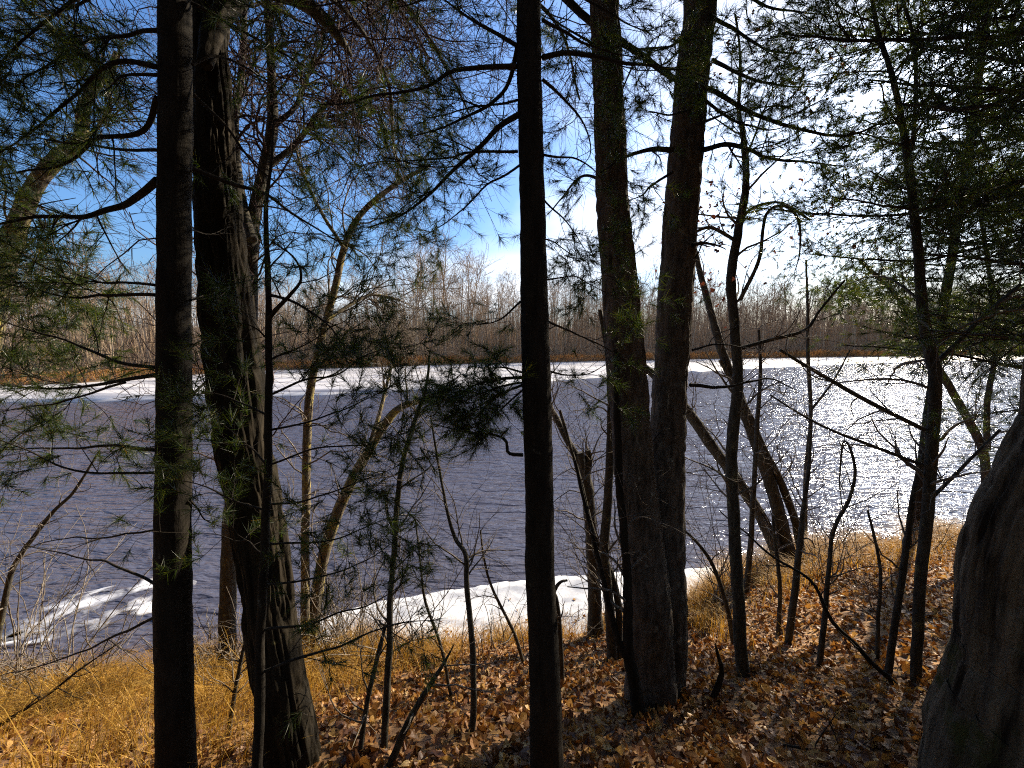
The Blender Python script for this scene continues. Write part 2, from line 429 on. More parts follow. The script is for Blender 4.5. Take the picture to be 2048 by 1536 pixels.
# ------------------------------------------------------------------ terrain
_sh = np.array([on_level(x, y)[:2] for x, y in [(-900, 1420), (-300, 1400), (0, 1378), (300, 1362), (620, 1326), (900, 1292), (1100, 1284), (1200, 1262), (1370, 1225), (1430, 1160), (1560, 1125), (1750, 1090), (1900, 1075), (2300, 1050), (2900, 1040)]])
_o = np.argsort(_sh[:, 0]); _sh = _sh[_o]
def shore(x): return np.interp(x, _sh[:, 0], _sh[:, 1])
_pt = np.array([-6, -3, -1, 0, 0.18, 0.35, 0.52, 0.75, 0.90, 0.97, 1.03, 1.2, 1.6, 3.0])
_pz = np.array([6.5, 5.2, 3.9, 3.35, 2.98, 2.50, 1.88, 0.98, 0.46, 0.22, -0.15, -0.7, -1.6, -2.5])
def smooth_profile(t):
    return (np.interp(t - 0.03, _pt, _pz) + np.interp(t + 0.03, _pt, _pz) + np.interp(t, _pt, _pz)) / 3
def height(x, y):
    x = np.asarray(x, float); y = np.asarray(y, float)
    t = y / shore(x)
    z = smooth_profile(t)
    w = np.clip((1.05 - t) / 0.2, 0, 1)
    return z + w * (0.22 * fbm(x * 0.8 + 7, y * 0.8, 3, 3) + 0.05 * fbm(x * 5, y * 5, 9, 2))
def ground_hit(px, py):
    r = ray(px, py); d = 0.5
    while d < 40:
        p = CAM + r * d
        if p[2] < max(0.0, float(height(p[0], p[1]))): break
        d += 0.01
    return p
def gy(px, py): return float(ground_hit(px, py)[1])

def sheet(mb, X, Y, Z):
    n, m = X.shape
    idx = np.arange(n * m).reshape(n, m)
    F = np.stack((idx[:-1, :-1], idx[:-1, 1:], idx[1:, 1:], idx[1:, :-1]), -1).reshape(-1, 4)
    mb.add(np.stack((X, Y, Z), -1).reshape(-1, 3), F)
xs = np.concatenate((np.linspace(-120, -14, 30), np.linspace(-13.5, 16, 130), np.linspace(17, 120, 30)))
ys = np.concatenate((np.linspace(-40, -2, 24), np.linspace(-1.7, 13, 85), np.linspace(13.5, 30, 12)))
X, Y = np.meshgrid(xs, ys)
mb = MB(); sheet(mb, X, Y, height(X, Y))
ground = tag(mb.build('ground', M['ground']), kind='structure')

mb = MB()
xs = np.linspace(-420, 420, 60); ys = np.linspace(3.5, 300, 40)
X, Y = np.meshgrid(xs, ys); sheet(mb, X, Y, X * 0)
water = tag(mb.build('water', M['water']), kind='structure')

_fs = np.array([on_level(x, y)[:2] for x, y in [(0, 774), (150, 768), (350, 753), (540, 742), (700, 736), (1000, 727), (1300, 721), (1650, 715), (2048, 710), (2500, 707)]])
_fs = np.vstack(([-260, _fs[0, 1] - 16], [-90, _fs[0, 1] - 6], _fs, [420, _fs[-1, 1] + 30]))
def far_shore(x): return np.interp(x, _fs[:, 0], _fs[:, 1]) + 1.3 * fbm(np.asarray(x) * 0.12, np.asarray(x) * 0, 21, 3)
def far_height(x, y):
    d = y - far_shore(x)
    return np.interp(d, [-3, -0.4, 0.3, 1.2, 4, 30, 130, 500], [-1.0, -0.3, 0.25, 0.75, 1.0, 2.0, 6, 15]) + np.clip(d / 4, 0, 1) * 0.5 * fbm(x * 0.15, y * 0.15, 31, 3)
xs = np.concatenate((np.linspace(-420, -100, 30), np.linspace(-98, 200, 220), np.linspace(205, 420, 24)))
ds = np.concatenate((np.linspace(-3, 6, 24), np.linspace(7, 60, 20), np.linspace(70, 700, 14)))
X, D = np.meshgrid(xs, ds); Y = far_shore(X) + D
mb = MB(); sheet(mb, X, Y, far_height(X, Y))
far_bank = tag(mb.build('far_bank_terrain', M['far_ground']), kind='structure')

# ice along the far bank: closed slab between its ragged edge and the bank
def slab(mb, inner, outer, z0, z1, rows=4):
    """ribbon between two curves with a skirt along the outer edge"""
    inner = np.asarray(inner); outer = np.asarray(outer)
    n = len(inner)
    w = np.linspace(0, 1, rows)[:, None, None]
    A = inner[None] * (1 - w) + outer[None] * w
    Z = np.full(A.shape[:2], z1)
    A = np.concatenate((A, A[-1:])); Z = np.concatenate((Z, np.full((1, n), z0)))
    sheet(mb, A[..., 0], A[..., 1], Z)
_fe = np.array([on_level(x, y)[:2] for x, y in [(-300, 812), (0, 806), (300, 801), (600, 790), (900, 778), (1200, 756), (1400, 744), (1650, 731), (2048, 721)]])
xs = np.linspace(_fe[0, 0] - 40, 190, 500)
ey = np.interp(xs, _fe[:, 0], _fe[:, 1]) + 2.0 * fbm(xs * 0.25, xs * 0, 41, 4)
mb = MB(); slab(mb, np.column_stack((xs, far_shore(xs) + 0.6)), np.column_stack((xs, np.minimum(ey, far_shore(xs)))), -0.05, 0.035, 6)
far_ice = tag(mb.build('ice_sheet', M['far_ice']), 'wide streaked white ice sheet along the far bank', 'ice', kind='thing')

def shelf(name, edge_px, seed, z1=0.05, amp=0.10):
    e = np.array([on_level(x, y)[:2] for x, y in edge_px])
    xs = np.linspace(e[0, 0], e[-1, 0], 260)
    ey = np.interp(xs, e[:, 0], e[:, 1]) + amp * fbm(xs * 2.2, xs * 0, seed, 5) * 2
    inner = shore(xs) - 0.35
    mb = MB(); slab(mb, np.column_stack((xs, np.minimum(inner, ey - 0.02))), np.column_stack((xs, ey)), -0.04, z1, 14)
    return mb.build(name, M['ice'])
near_ice = tag(shelf('ice_shelf', [(340, 1352), (480, 1306), (560, 1270), (625, 1245), (700, 1222), (850, 1195), (1000, 1170), (1150, 1155), (1300, 1146), (1440, 1136), (1500, 1150)], 5), 'bright white ice shelf hugging the near bank', 'ice', kind='thing')
def blob_ice(name, cx, cy, rx, ry, rot, mtl, seed, z=0.012, k=64):
    c = on_level(cx, cy)[:2]
    th = np.linspace(0, 2 * math.pi, k, endpoint=False)
    rr = 1 + 0.9 * fbm(np.cos(th) * 1.3 + seed, np.sin(th) * 1.3 + seed, seed, 4)
    p = np.column_stack((rx * rr * np.cos(th), ry * rr * np.sin(th)))
    a = math.radians(rot); p = p @ np.array(((math.cos(a), math.sin(a)), (-math.sin(a), math.cos(a))))
    mb = MB(); rows = []
    for s_, zz in ((0.0, z), (0.35, z), (0.7, z), (1.0, z), (1.0, -0.01)):
        rows.append(np.column_stack((c + p * max(s_, 0.001), np.full(k, zz))))
    A = np.stack(rows); A = np.concatenate((A, A[:, :1]), 1)
    sheet(mb, A[..., 0], A[..., 1], A[..., 2])
    return mb.build(name, mtl)
tag(blob_ice('thin_ice', 205, 1212, 1.25, 0.62, 24, M['thin_ice'], 3), 'thin frosted ice patch with dark holes floating off the left bank', 'ice')
tag(blob_ice('thin_ice', 110, 1262, 0.9, 0.25, 18, M['thin_ice'], 8), 'faint grey thin ice strip below the frosted patch', 'ice')
tag(blob_ice('ice_floe', 70, 1286, 0.17, 0.05, 14, M['ice'], 5, 0.03), 'small white ice floe near the grassy left shore', 'ice')

# ------------------------------------------------------------------ pine branches
def tuft_needles(mb, pos, dr, rng, per=30, length=(0.065, 0.105), width=0.0022, spread=(6, 72)):
    n = len(pos)
    if n == 0: return
    pos = np.repeat(pos, per, 0); dr = np.repeat(unit(dr), per, 0); K = n * per
    a = rng.normal(size=(K, 3)); perp = unit(a - dr * (a * dr).sum(1, keepdims=True))
    ph = np.radians(rng.uniform(spread[0], spread[1], K))[:, None]
    d = unit(dr * np.cos(ph) + perp * np.sin(ph) + np.array((0, 0, -0.10)))
    base = pos - dr * rng.uniform(0, 0.055, K)[:, None]
    L = rng.uniform(length[0], length[1], K)[:, None]
    s = unit(np.cross(d, rng.normal(size=(K, 3)))) * width * 0.5
    V = np.stack((base - s, base + s, base + d * L), 1).reshape(-1, 3)
    mb.add(V, np.arange(K * 3).reshape(-1, 3))
def pine_branch(tree, pts, r0, rng, dens=1.0, tw=0.42, t0=0.25, per=40, nlen=(0.065, 0.105), nw=0.0022, sub=3.0, name='branch', jitter=0.02):
    P = resample(pts, 26)
    L = np.linalg.norm(np.diff(P, axis=0), axis=1).sum()
    s = np.linspace(0, L, 26)
    P = P + np.column_stack([fbm(s * 4, s * 0 + k, int(rng.integers(1e6)), 2) for k in (1, 5, 9)]) * jitter * 2 * np.minimum(1, s / 0.2)[:, None]
    R = r0 * np.linspace(1, 0.22, 26)
    mb = MB(); tubes(mb, P, R, 6)
    k = max(3, int(L * 9 * dens))
    A, RA = sprout(rng, P[None], R[None], k, t0, 0.99, (38, 68), (0.55 * tw, 1.15 * tw), False, 0.45, 6, 0.13, 0.035, 0.0017, 0.5, flat=0.55)
    tubes(mb, A, RA, 3)
    Bt, RB = sprout(rng, A, RA, int(k * sub), 0.25, 0.98, (30, 60), (0.3 * tw, 0.6 * tw), False, 0.6, 3, 0.16, 0.05, 0.0012, 0.6, flat=0.4)
    tubes(mb, Bt, RB, 3)
    br = mb.build(name, M['bark_branch'], tree)
    nb = MB()
    tips = np.concatenate((P[None, -1], A[:, -1], Bt[:, -1], A[:, -3], Bt[:, -2]))
    dirs = np.concatenate((P[None, -1] - P[None, -2], A[:, -1] - A[:, -2], Bt[:, -1] - Bt[:, -2], A[:, -2] - A[:, -3], Bt[:, -1] - Bt[:, -2]))
    keep = rng.random(len(tips)) < np.where(np.arange(len(tips)) < 1 + len(A) + len(Bt), 0.95, 0.35)
    tuft_needles(nb, tips[keep], dirs[keep], rng, per, nlen, nw)
    nb.build('needles', M['needle'], br, smooth=False)
    return br
def bare_branch(tree, pts, r0, rng, k=8, tw=0.35, name='branch', m='bark_branch', sub=2.0, up=0.0, jitter=0.02, flat=0.2):
    P = resample(pts, 26)
    L = np.linalg.norm(np.diff(P, axis=0), axis=1).sum()
    s = np.linspace(0, L, 26)
    P = P + np.column_stack([fbm(s * 5, s * 0 + q, int(rng.integers(1e6)), 2) for q in (1, 5, 9)]) * jitter * 2 * np.minimum(1, s / 0.2)[:, None]
    R = r0 * np.linspace(1, 0.25, 26)
    mb = MB(); tubes(mb, P, R, 8)
    A, RA = sprout(rng, P[None], R[None], k, 0.15, 1.0, (35, 70), (0.5 * tw, 1.3 * tw), False, 0.5, 7, 0.22, up, 0.0014, 0.4, flat)
    tubes(mb, A, RA, 4)
    Bt, RB = sprout(rng, A, RA, int(k * sub), 0.2, 1.0, (30, 65), (0.25 * tw, 0.7 * tw), False, 0.6, 5, 0.25, up, 0.0011, 0.5, flat)
    tubes(mb, Bt, RB, 3)
    return mb.build(name, M[m], tree)
def line(pts, Y0, Y1=None):
    Y1 = Y0 if Y1 is None else Y1
    n = len(pts)
    return np.array([at(x, y, Y0 + (Y1 - Y0) * i / (n - 1)) for i, (x, y) in enumerate(pts)])
def hw(px, Y):  return px * Y / F_PX          # half width in pixels -> metres at distance Y

def base_point(px, py):
    p = ground_hit(px, py); return p
def stem(tree, spec, Y0, Y1, kind, mtl, sides=24, rings=160, seed=0, flare=0.0, name='trunk', root=True):
    """spec: (px, py, half width px) from foot to tip"""
    n = len(spec)
    P, R = [], []
    for i, (x, y, w) in enumerate(spec):
        Yk = Y0 + (Y1 - Y0) * i / max(1, n - 1)
        p = at(x, y, Yk); P.append(p)
        R.append(w * float((p - CAM) @ FWD) / F_PX / math.hypot(1, (x - 1024) / F_PX))
    if root:
        d = (P[0] - P[1]); d = d / np.linalg.norm(d)
        z = float(height(P[0][0], P[0][1]))
        down = max(0.10, P[0][2] - z + 0.15)
        P.insert(0, P[0] + d * min(down / max(0.3, -d[2]), 3.0)); R.insert(0, R[0] * 1.06)
    mb = MB(); C, r = bark_trunk(mb, P, R, sides, rings, kind, seed, flare)
    o = mb.build(name, M[mtl], tree)
    return np.array(C), np.array(r)
def new_tree(name, label, px, py, group=None, Y=None, cat='tree'):
    p = ground_hit(px, py) if Y is None else at(px, py, Y)
    if Y is not None: p[2] = height(p[0], p[1])
    return thing(name, label, cat, p, group)
def add_twigs(tree, C, r, rng, n1, n2, n3, l1=(0.5, 1.2), l2=(0.25, 0.6), l3=(0.12, 0.35), t0=0.3, t1=1.0, m='twig', up=0.05, ang=(35, 65), name='crown', wander=0.2, rr=0.4, rmin=0.0013, cap=0.012):
    i = np.linspace(0, len(C) - 1, 40).astype(int)
    P, R = C[None, i], np.minimum(r[None, i], cap / rr)
    A, RA = sprout(rng, P, R, n1, t0, t1, ang, l1, False, rr, 9, wander, up, rmin * 1.8, 0.3)
    Bq, RB = sprout(rng, A, RA, n2, 0.15, 1.0, (30, 65), l2, False, 0.55, 5, wander, up, rmin * 1.2, 0.45)
    Cq, RC = sprout(rng, Bq, RB, n3, 0.15, 1.0, (25, 60), l3, False, 0.6, 3, wander, up, rmin, 0.6)
    mb = MB(); tubes(mb, A, RA, 5); tubes(mb, Bq, RB, 3); tubes(mb, Cq, RC, 3)
    return mb.build(name, M[m], tree), (A, Bq, Cq)

# ---- smooth dark pine, left
rng = np.random.default_rng(1)
Y = 1.80
t = new_tree('pine_tree', 'tall straight pine with smooth black trunk left of the furrowed trunk', 350, 1600, Y=Y)
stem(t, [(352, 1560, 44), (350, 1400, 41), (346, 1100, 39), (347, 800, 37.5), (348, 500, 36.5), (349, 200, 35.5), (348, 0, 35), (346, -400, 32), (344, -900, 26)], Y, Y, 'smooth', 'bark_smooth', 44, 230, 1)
B = [  # pixels, y start, y end, half width px, density
    ([(318, 135), (240, 120), (205, 135), (150, 190), (75, 260), (-10, 310)], Y, Y + 0.2, 6, 0.5),
    ([(316, 150), (260, 150), (235, 160), (215, 180), (198, 190)], Y, Y - 0.1, 4, 0.4),
    ([(315, 195), (300, 240), (270, 265), (210, 275), (170, 300), (90, 335), (-20, 362)], Y, Y + 0.3, 7, 0.9),
    ([(315, 360), (280, 395), (245, 415), (180, 430), (60, 440), (-40, 460)], Y, Y + 0.2, 9, 1.0),
    ([(330, 60), (250, 70), (150, 100), (60, 150), (-20, 190)], Y, Y + 0.3, 5, 1.3),
    ([(330, -60), (200, -30), (100, 40), (30, 90), (-20, 140)], Y, Y - 0.1, 6, 1.5),
    ([(330, -120), (240, -60), (160, 10), (90, 30), (0, 40)], Y, Y + 0.4, 5, 1.6),
    ([(315, 300), (240, 300), (150, 290), (60, 270), (-20, 240)], Y, Y + 0.4, 4, 1.2),
    ([(310, 590), (230, 590), (120, 590), (-10, 568)], Y, Y + 0.2, 5, 1.2),
    ([(310, 570), (200, 562), (80, 552), (-10, 540)], Y, Y + 0.5, 4, 1.2),
    ([(310, 735), (250, 728), (180, 700), (60, 662), (-10, 640)], Y, Y + 0.1, 5, 1.2),
    ([(310, 750), (200, 768), (80, 776), (-30, 768)], Y, Y + 0.3, 6, 1.2),
    ([(250, 765), (150, 795), (60, 815), (-20, 830)], Y, Y + 0.3, 3.5, 0.7),
    ([(310, 900), (200, 890), (100, 898), (-20, 895)], Y, Y + 0.3, 5, 0.7),
    ([(310, 945), (200, 945), (130, 935), (60, 900), (-20, 865)], Y, Y - 0.1, 4, 0.7),
    ([(386, 337), (470, 375), (535, 397), (600, 440), (705, 500)], Y, Y + 0.3, 6, 0.25),
    ([(388, 190), (450, 250), (510, 325), (560, 370), (600, 400)], Y, Y + 0.2, 4.5, 0.2),
    ([(382, 5), (460, 45), (540, 90), (640, 150), (700, 190)], Y, Y + 0.3, 4, 0.25),
    ([(385, 130), (430, 112), (480, 130), (560, 180), (640, 250)], Y, Y + 0.3, 3.5, 0.2),
    ([(350, -180), (430, -60), (520, -10), (620, 10), (720, 0)], Y, Y + 0.4, 5, 0.5),
]
for pts, a, b, w, dn in B: pine_branch(t, line(pts, a, b), hw(w, a) * 0.8, rng, dn * (1.9 if pts[-1][0] < 320 else 1.3), 0.34, nlen=(0.055, 0.09))
for pts, w in [([(310, 1168), (230, 1130), (150, 1112), (50, 1092)], 4), ([(308, 1235), (200, 1290), (100, 1325), (-10, 1350)], 4), ([(310, 1060), (200, 1075), (100, 1085), (0, 1120)], 3), ([(382, 600), (400, 590), (420, 575)], 3), ([(384, 790), (410, 765), (430, 745)], 4), ([(380, 1000), (420, 1040), (470, 1060)], 2.5), ([(384, 690), (420, 680), (470, 700)], 2), ([(385, 460), (420, 470), (460, 455)], 2)]:
    bare_branch(t, line(pts, Y, Y + 0.3), hw(w, Y) * 0.8, rng, 10, 0.3)

# ---- leaning furrowed oak
rng = np.random.default_rng(2)
Y = 2.05
t = new_tree('oak_tree', 'thick leaning oak with deeply furrowed bark behind the smooth black pine', 590, 1600, Y=Y - 0.1)
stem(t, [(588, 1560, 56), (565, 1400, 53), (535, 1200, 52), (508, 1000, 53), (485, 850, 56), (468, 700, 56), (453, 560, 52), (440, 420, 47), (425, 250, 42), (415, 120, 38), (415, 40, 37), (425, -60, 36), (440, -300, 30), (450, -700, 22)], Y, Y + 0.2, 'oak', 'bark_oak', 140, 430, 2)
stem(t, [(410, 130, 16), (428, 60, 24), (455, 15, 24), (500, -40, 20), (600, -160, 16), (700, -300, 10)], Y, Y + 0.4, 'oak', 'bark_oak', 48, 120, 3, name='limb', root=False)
Cl, rl = stem(t, [(440, -40, 22), (520, -25, 20), (590, -5, 17), (640, 30, 14), (678, 75, 9), (697, 104, 5), (703, 118, 1.5)], Y + 0.3, Y + 1.0, 'plate', 'bark_grey', 24, 90, 4, name='limb', root=False)
add_twigs(t, Cl, rl, rng, 12, 80, 240, (0.5, 1.6), (0.3, 0.8), (0.15, 0.4), 0.1, 1.0, 'twig_red', -0.02, (35, 85), wander=0.28, cap=0.006)

for k, (spec, e) in enumerate([([(470, -60, 9), (600, -70, 7), (720, -50, 5.5), (820, 20, 4), (890, 130, 3), (950, 250, 1.5)], 1.6), ([(520, -50, 8), (640, -20, 6), (730, 70, 4.5), (780, 180, 3.5), (790, 300, 2.5), (830, 400, 1)], 2.2), ([(430, -120, 9), (600, -180, 8), (850, -160, 6), (1000, -60, 4.5), (1120, 60, 3), (1160, 200, 1.5)], 1.8)]):
    Cl, rl = stem(t, spec, Y + 0.2, Y + e, 'smooth', 'bark_grey', 10, 60, 14 + k, name='limb', root=False)
    add_twigs(t, Cl, rl, rng, 34, 230, 760, (0.4, 1.3), (0.25, 0.6), (0.12, 0.35), 0.25, 1.0, 'twig_red', 0.0, (30, 80), wander=0.28, cap=0.006, rmin=0.0016)

# ---- pine sapling in front of the oak
rng = np.random.default_rng(3)
Y = 1.55
t = new_tree('pine_sapling', 'slender young pine with thin black stem in front of the furrowed oak', 512, 1600, Y=Y)
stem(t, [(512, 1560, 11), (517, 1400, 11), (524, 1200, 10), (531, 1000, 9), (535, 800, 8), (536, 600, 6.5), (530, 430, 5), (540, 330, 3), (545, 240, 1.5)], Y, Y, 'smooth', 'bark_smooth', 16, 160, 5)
for pts, w, dn in [
    ([(536, 640), (570, 600), (590, 560), (580, 520), (545, 490)], 5, 0.5), ([(540, 590), (600, 610), (650, 640), (690, 690)], 3.5, 1.2),
    ([(540, 790), (640, 742), (730, 700), (790, 655)], 3, 0.9), ([(540, 720), (600, 690), (660, 650)], 2.5, 1.1),
    ([(540, 860), (650, 830), (740, 800), (800, 760)], 2.5, 0.8), ([(538, 930), (650, 900), (760, 890), (850, 860)], 2.5, 0.9),
    ([(536, 1010), (640, 980), (740, 955), (800, 930)], 2.5, 0.8), ([(530, 1090), (660, 1070), (760, 1050), (850, 1020)], 2.5, 0.9),
    ([(528, 1170), (640, 1150), (740, 1120), (820, 1060)], 2.5, 0.6), ([(525, 1260), (640, 1235), (760, 1190), (830, 1150)], 3, 0.6),
    ([(522, 1345), (650, 1300), (780, 1250), (870, 1240)], 3.5, 0.4), ([(534, 830), (480, 810), (440, 800), (400, 790)], 2.5, 1.0),
    ([(533, 930), (500, 890), (460, 880), (420, 880)], 2.5, 1.0), ([(530, 1020), (460, 990), (390, 960), (320, 950)], 2.5, 0.6),
    ([(536, 680), (500, 650), (460, 640)], 2, 0.8), ([(538, 540), (570, 500), (620, 470)], 2, 0.9), ([(528, 1110), (470, 1080), (400, 1070)], 2, 0.6)]:
    pine_branch(t, line(pts, Y, Y + rng.uniform(-0.2, 0.35)), hw(w, Y), rng, dn * 2.3, 0.30, 0.12, 40, (0.05, 0.08), 0.0020, jitter=0.05)

# ---- centre pine
rng = np.random.default_rng(4)
Y = 1.85
t = new_tree('pine_tree', 'straight black pine trunk in the middle of the picture, standing alone', 1093, 1600, Y=Y)
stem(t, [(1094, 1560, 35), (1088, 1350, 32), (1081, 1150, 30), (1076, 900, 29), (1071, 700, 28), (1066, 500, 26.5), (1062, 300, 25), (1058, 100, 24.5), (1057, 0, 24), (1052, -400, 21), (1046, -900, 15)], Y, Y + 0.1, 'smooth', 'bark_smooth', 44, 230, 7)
Y += 0.05
for pts, w, dn, e in [
    ([(1033, 133), (960, 136), (903, 143), (855, 167), (787, 185), (700, 208), (640, 210)], 6, 0.45, 0.3),
    ([(1040, 228), (1000, 252), (960, 290), (900, 345), (860, 385), (800, 430), (740, 455)], 7, 1.0, 0.4),
    ([(1036, 90), (1015, 165), (985, 200), (945, 228), (880, 258), (820, 275)], 6, 1.3, 0.5),
    ([(1035, 92), (980, 60), (930, 30), (890, 0), (860, -20)], 5, 0.7, 0.2),
    ([(1035, 303), (940, 305), (890, 318), (770, 320), (720, 338)], 3.5, 1.1, 0.5),
    ([(1040, 330), (980, 370), (920, 420), (850, 470), (800, 490)], 3, 1.3, 0.7),
    ([(1035, 200), (960, 215), (880, 230), (800, 240)], 3, 1.2, 0.8),
    ([(1085, 115), (1130, 103), (1180, 108), (1260, 120), (1350, 135), (1430, 160)], 6, 0.5, 0.1),
    ([(1085, 40), (1150, 75), (1210, 105), (1290, 120)], 4, 0.9, 0.4),
    ([(1086, 160), (1130, 200), (1170, 250), (1185, 300), (1160, 340)], 4, 0.8, 0.5),
    ([(1088, 310), (1150, 320), (1200, 350), (1230, 400)], 3, 0.9, 0.5),
    ([(1088, 400), (1130, 440), (1170, 500), (1180, 540)], 2.5, 1.0, 0.5),
    ([(1090, 560), (1150, 555), (1200, 580), (1260, 610)], 2.5, 0.9, 0.5),
    ([(1045, 755), (1000, 758), (950, 772), (910, 792)], 5, 2.6, 0.0),
    ([(1045, 770), (1000, 790), (955, 815), (920, 838)], 4, 2.2, 0.2),
    ([(1045, 745), (1000, 735), (960, 745), (930, 755)], 3, 2.4, 0.1), ([(1045, 780), (1010, 810), (980, 840), (950, 870)], 3, 2.4, 0.1), ([(1046, 765), (990, 775), (945, 795), (905, 815)], 3, 2.4, -0.1),
    ([(1046, 910), (1016, 905), (1012, 882), (990, 868), (930, 862), (860, 845)], 5, 1.2, 0.1),
    ([(1045, 600), (1000, 640), (960, 650), (925, 652)], 3, 0.9, 0.2),
    ([(1090, 740), (1130, 750), (1180, 745), (1230, 720)], 3, 0.9, 0.4),
    ([(1050, -80), (1130, -20), (1220, 30), (1300, 60)], 5, 1.0, 0.4),
    ([(1050, -120), (970, -60), (880, -10), (780, 10)], 5, 0.9, 0.4),
    ([(1050, 470), (1100, 480), (1150, 510), (1200, 500)], 2.5, 1.0, 0.8)]:
    pine_branch(t, line(pts, Y, Y + e), hw(w, Y) * 0.8, rng, dn * 1.5, 0.34 if dn < 2 else 0.20, 0.22 if dn < 2 else 0.08, nlen=(0.055, 0.09))
bare_branch(t, line([(1088, 640), (1130, 660), (1200, 690), (1280, 740)], Y, Y + 0.6), 0.007, rng, 10, 0.35)

# ---- twin stemmed flaky pine
rng = np.random.default_rng(5)
bp = ground_hit(1310, 1400); Y = float(bp[1])
t = new_tree('pine_tree', 'twin stemmed pine with flaky brown bark, stems forming a narrow V', 1310, 1405)
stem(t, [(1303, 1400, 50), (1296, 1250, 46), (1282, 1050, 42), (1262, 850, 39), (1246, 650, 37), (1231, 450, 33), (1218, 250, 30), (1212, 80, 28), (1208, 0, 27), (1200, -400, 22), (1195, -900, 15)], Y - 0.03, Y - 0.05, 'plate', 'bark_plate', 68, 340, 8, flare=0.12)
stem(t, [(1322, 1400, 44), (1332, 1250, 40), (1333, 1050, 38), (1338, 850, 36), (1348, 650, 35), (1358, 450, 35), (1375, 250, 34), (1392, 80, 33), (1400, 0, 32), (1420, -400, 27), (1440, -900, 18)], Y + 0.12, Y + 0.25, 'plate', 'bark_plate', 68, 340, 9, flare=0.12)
for pts, w, dn, e in [
    ([(1405, 300), (1450, 290), (1490, 300), (1560, 320), (1690, 332)], 7, 1.1, 0.5),
    ([(1120, -15), (1180, 38), (1250, 90), (1320, 140), (1440, 190), (1530, 235), (1640, 268), (1720, 262), (1780, 235)], 9, 0.6, -0.2),
    ([(1345, 300), (1300, 297), (1250, 315), (1200, 345)], 7, 0.5, -0.3),
    ([(1345, 345), (1300, 372), (1280, 392), (1255, 402)], 4, 0.5, -0.3),
    ([(1420, 30), (1480, 70), (1540, 100), (1620, 110)], 5, 1.5, 0.4),
    ([(1425, 120), (1490, 150), (1560, 170), (1640, 175)], 5, 1.6, 0.6),
    ([(1410, 200), (1470, 240), (1530, 260), (1590, 250)], 4, 1.6, 0.3),
    ([(1395, 250), (1440, 230), (1500, 200)], 4, 1.5, -0.3),
    ([(1380, 220), (1330, 230), (1270, 220)], 3, 1.2, -0.4),
    ([(1400, 60), (1340, 90), (1290, 100)], 4, 1.2, -0.4),
    ([(1430, -40), (1500, -10), (1570, 20), (1650, 30)], 5, 1.3, 0.3),
    ([(1200, 100), (1140, 60), (1080, 30)], 4, 1.0, 0.4),
    ([(1230, 380), (1170, 350), (1120, 400), (1095, 430)], 5, 0.4, 0.3)]:
    pine_branch(t, line(pts, Y, Y + e), hw(w, Y) * 0.75, rng, dn * 1.2, 0.40, 0.2)
for pts, w in [([(1380, 770), (1450, 772), (1530, 757), (1590, 780)], 5), ([(1385, 490), (1420, 484), (1450, 500)], 5), ([(1385, 700), (1440, 690), (1520, 700)], 3), ([(1290, 900), (1330, 850), (1350, 820)], 2), ([(1255, 600), (1275, 575), (1268, 540)], 4)]:
    bare_branch(t, line(pts, Y, Y + 0.2), hw(w, Y) * 0.8, rng, 6, 0.25)

# ---- giant trunk at the right edge
rng = np.random.default_rng(6)
Yg = 1.55
t = new_tree('old_tree', 'massive mossy old trunk with ridged bark filling the lower right corner', 2150, 1700, Y=Yg)
GP, GR = [], []
for x, y, r in [(2125, 1720, 0.45), (2138, 1536, 0.42), (2168, 1400, 0.39), (2200, 1250, 0.375), (2228, 1100, 0.365), (2275, 960, 0.36), (2318, 800, 0.35), (2360, 640, 0.34), (2460, 400, 0.32), (2600, 0, 0.30)]:
    GP.append(at(x, y, Yg)); GR.append(r)
GP[0][2] = height(GP[0][0], GP[0][1]) - 0.3
mb = MB(); bark_trunk(mb, GP, np.array(GR), 170, 330, 'giant', 12)
mb.build('trunk', M['bark_giant'], t)

# ---- dense pine filling the upper right
rng = np.random.default_rng(7)
Yr = 3.6
t = new_tree('pine_tree', 'dense needled pine filling the upper right corner above the old trunk', 2330, 1300, Y=Yr)
p = at(2330, 900, Yr)
zb = height(p[0], p[1])
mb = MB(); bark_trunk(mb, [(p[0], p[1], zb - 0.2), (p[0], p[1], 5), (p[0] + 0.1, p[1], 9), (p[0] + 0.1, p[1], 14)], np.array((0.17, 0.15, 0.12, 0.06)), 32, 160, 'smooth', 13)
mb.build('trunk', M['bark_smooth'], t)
rows = list(np.linspace(-260, 640, 25)) + [700, 780]
for i, y0 in enumerate(rows):
    L = rng.uniform(420, 800) if y0 > 60 else rng.uniform(450, 760)
    if y0 > 560: L = rng.uniform(320, 700)
    x1 = 2300 - L
    sag = rng.uniform(-10, 60)
    ye = y0 + 40 + rng.uniform(-40, 90)
    pts = [(2310, y0), (2310 - L * 0.35, y0 + sag * 0.5 + 20), (2310 - L * 0.7, ye), (x1, ye - 15)]
    e = rng.uniform(-1.3, 1.6)
    pine_branch(t, line(pts, Yr, Yr + e), hw(5, Yr), rng, 2.2 if y0 < 600 else 1.2, 0.55, 0.22, 34, (0.06, 0.095), 0.0024, 3.4)

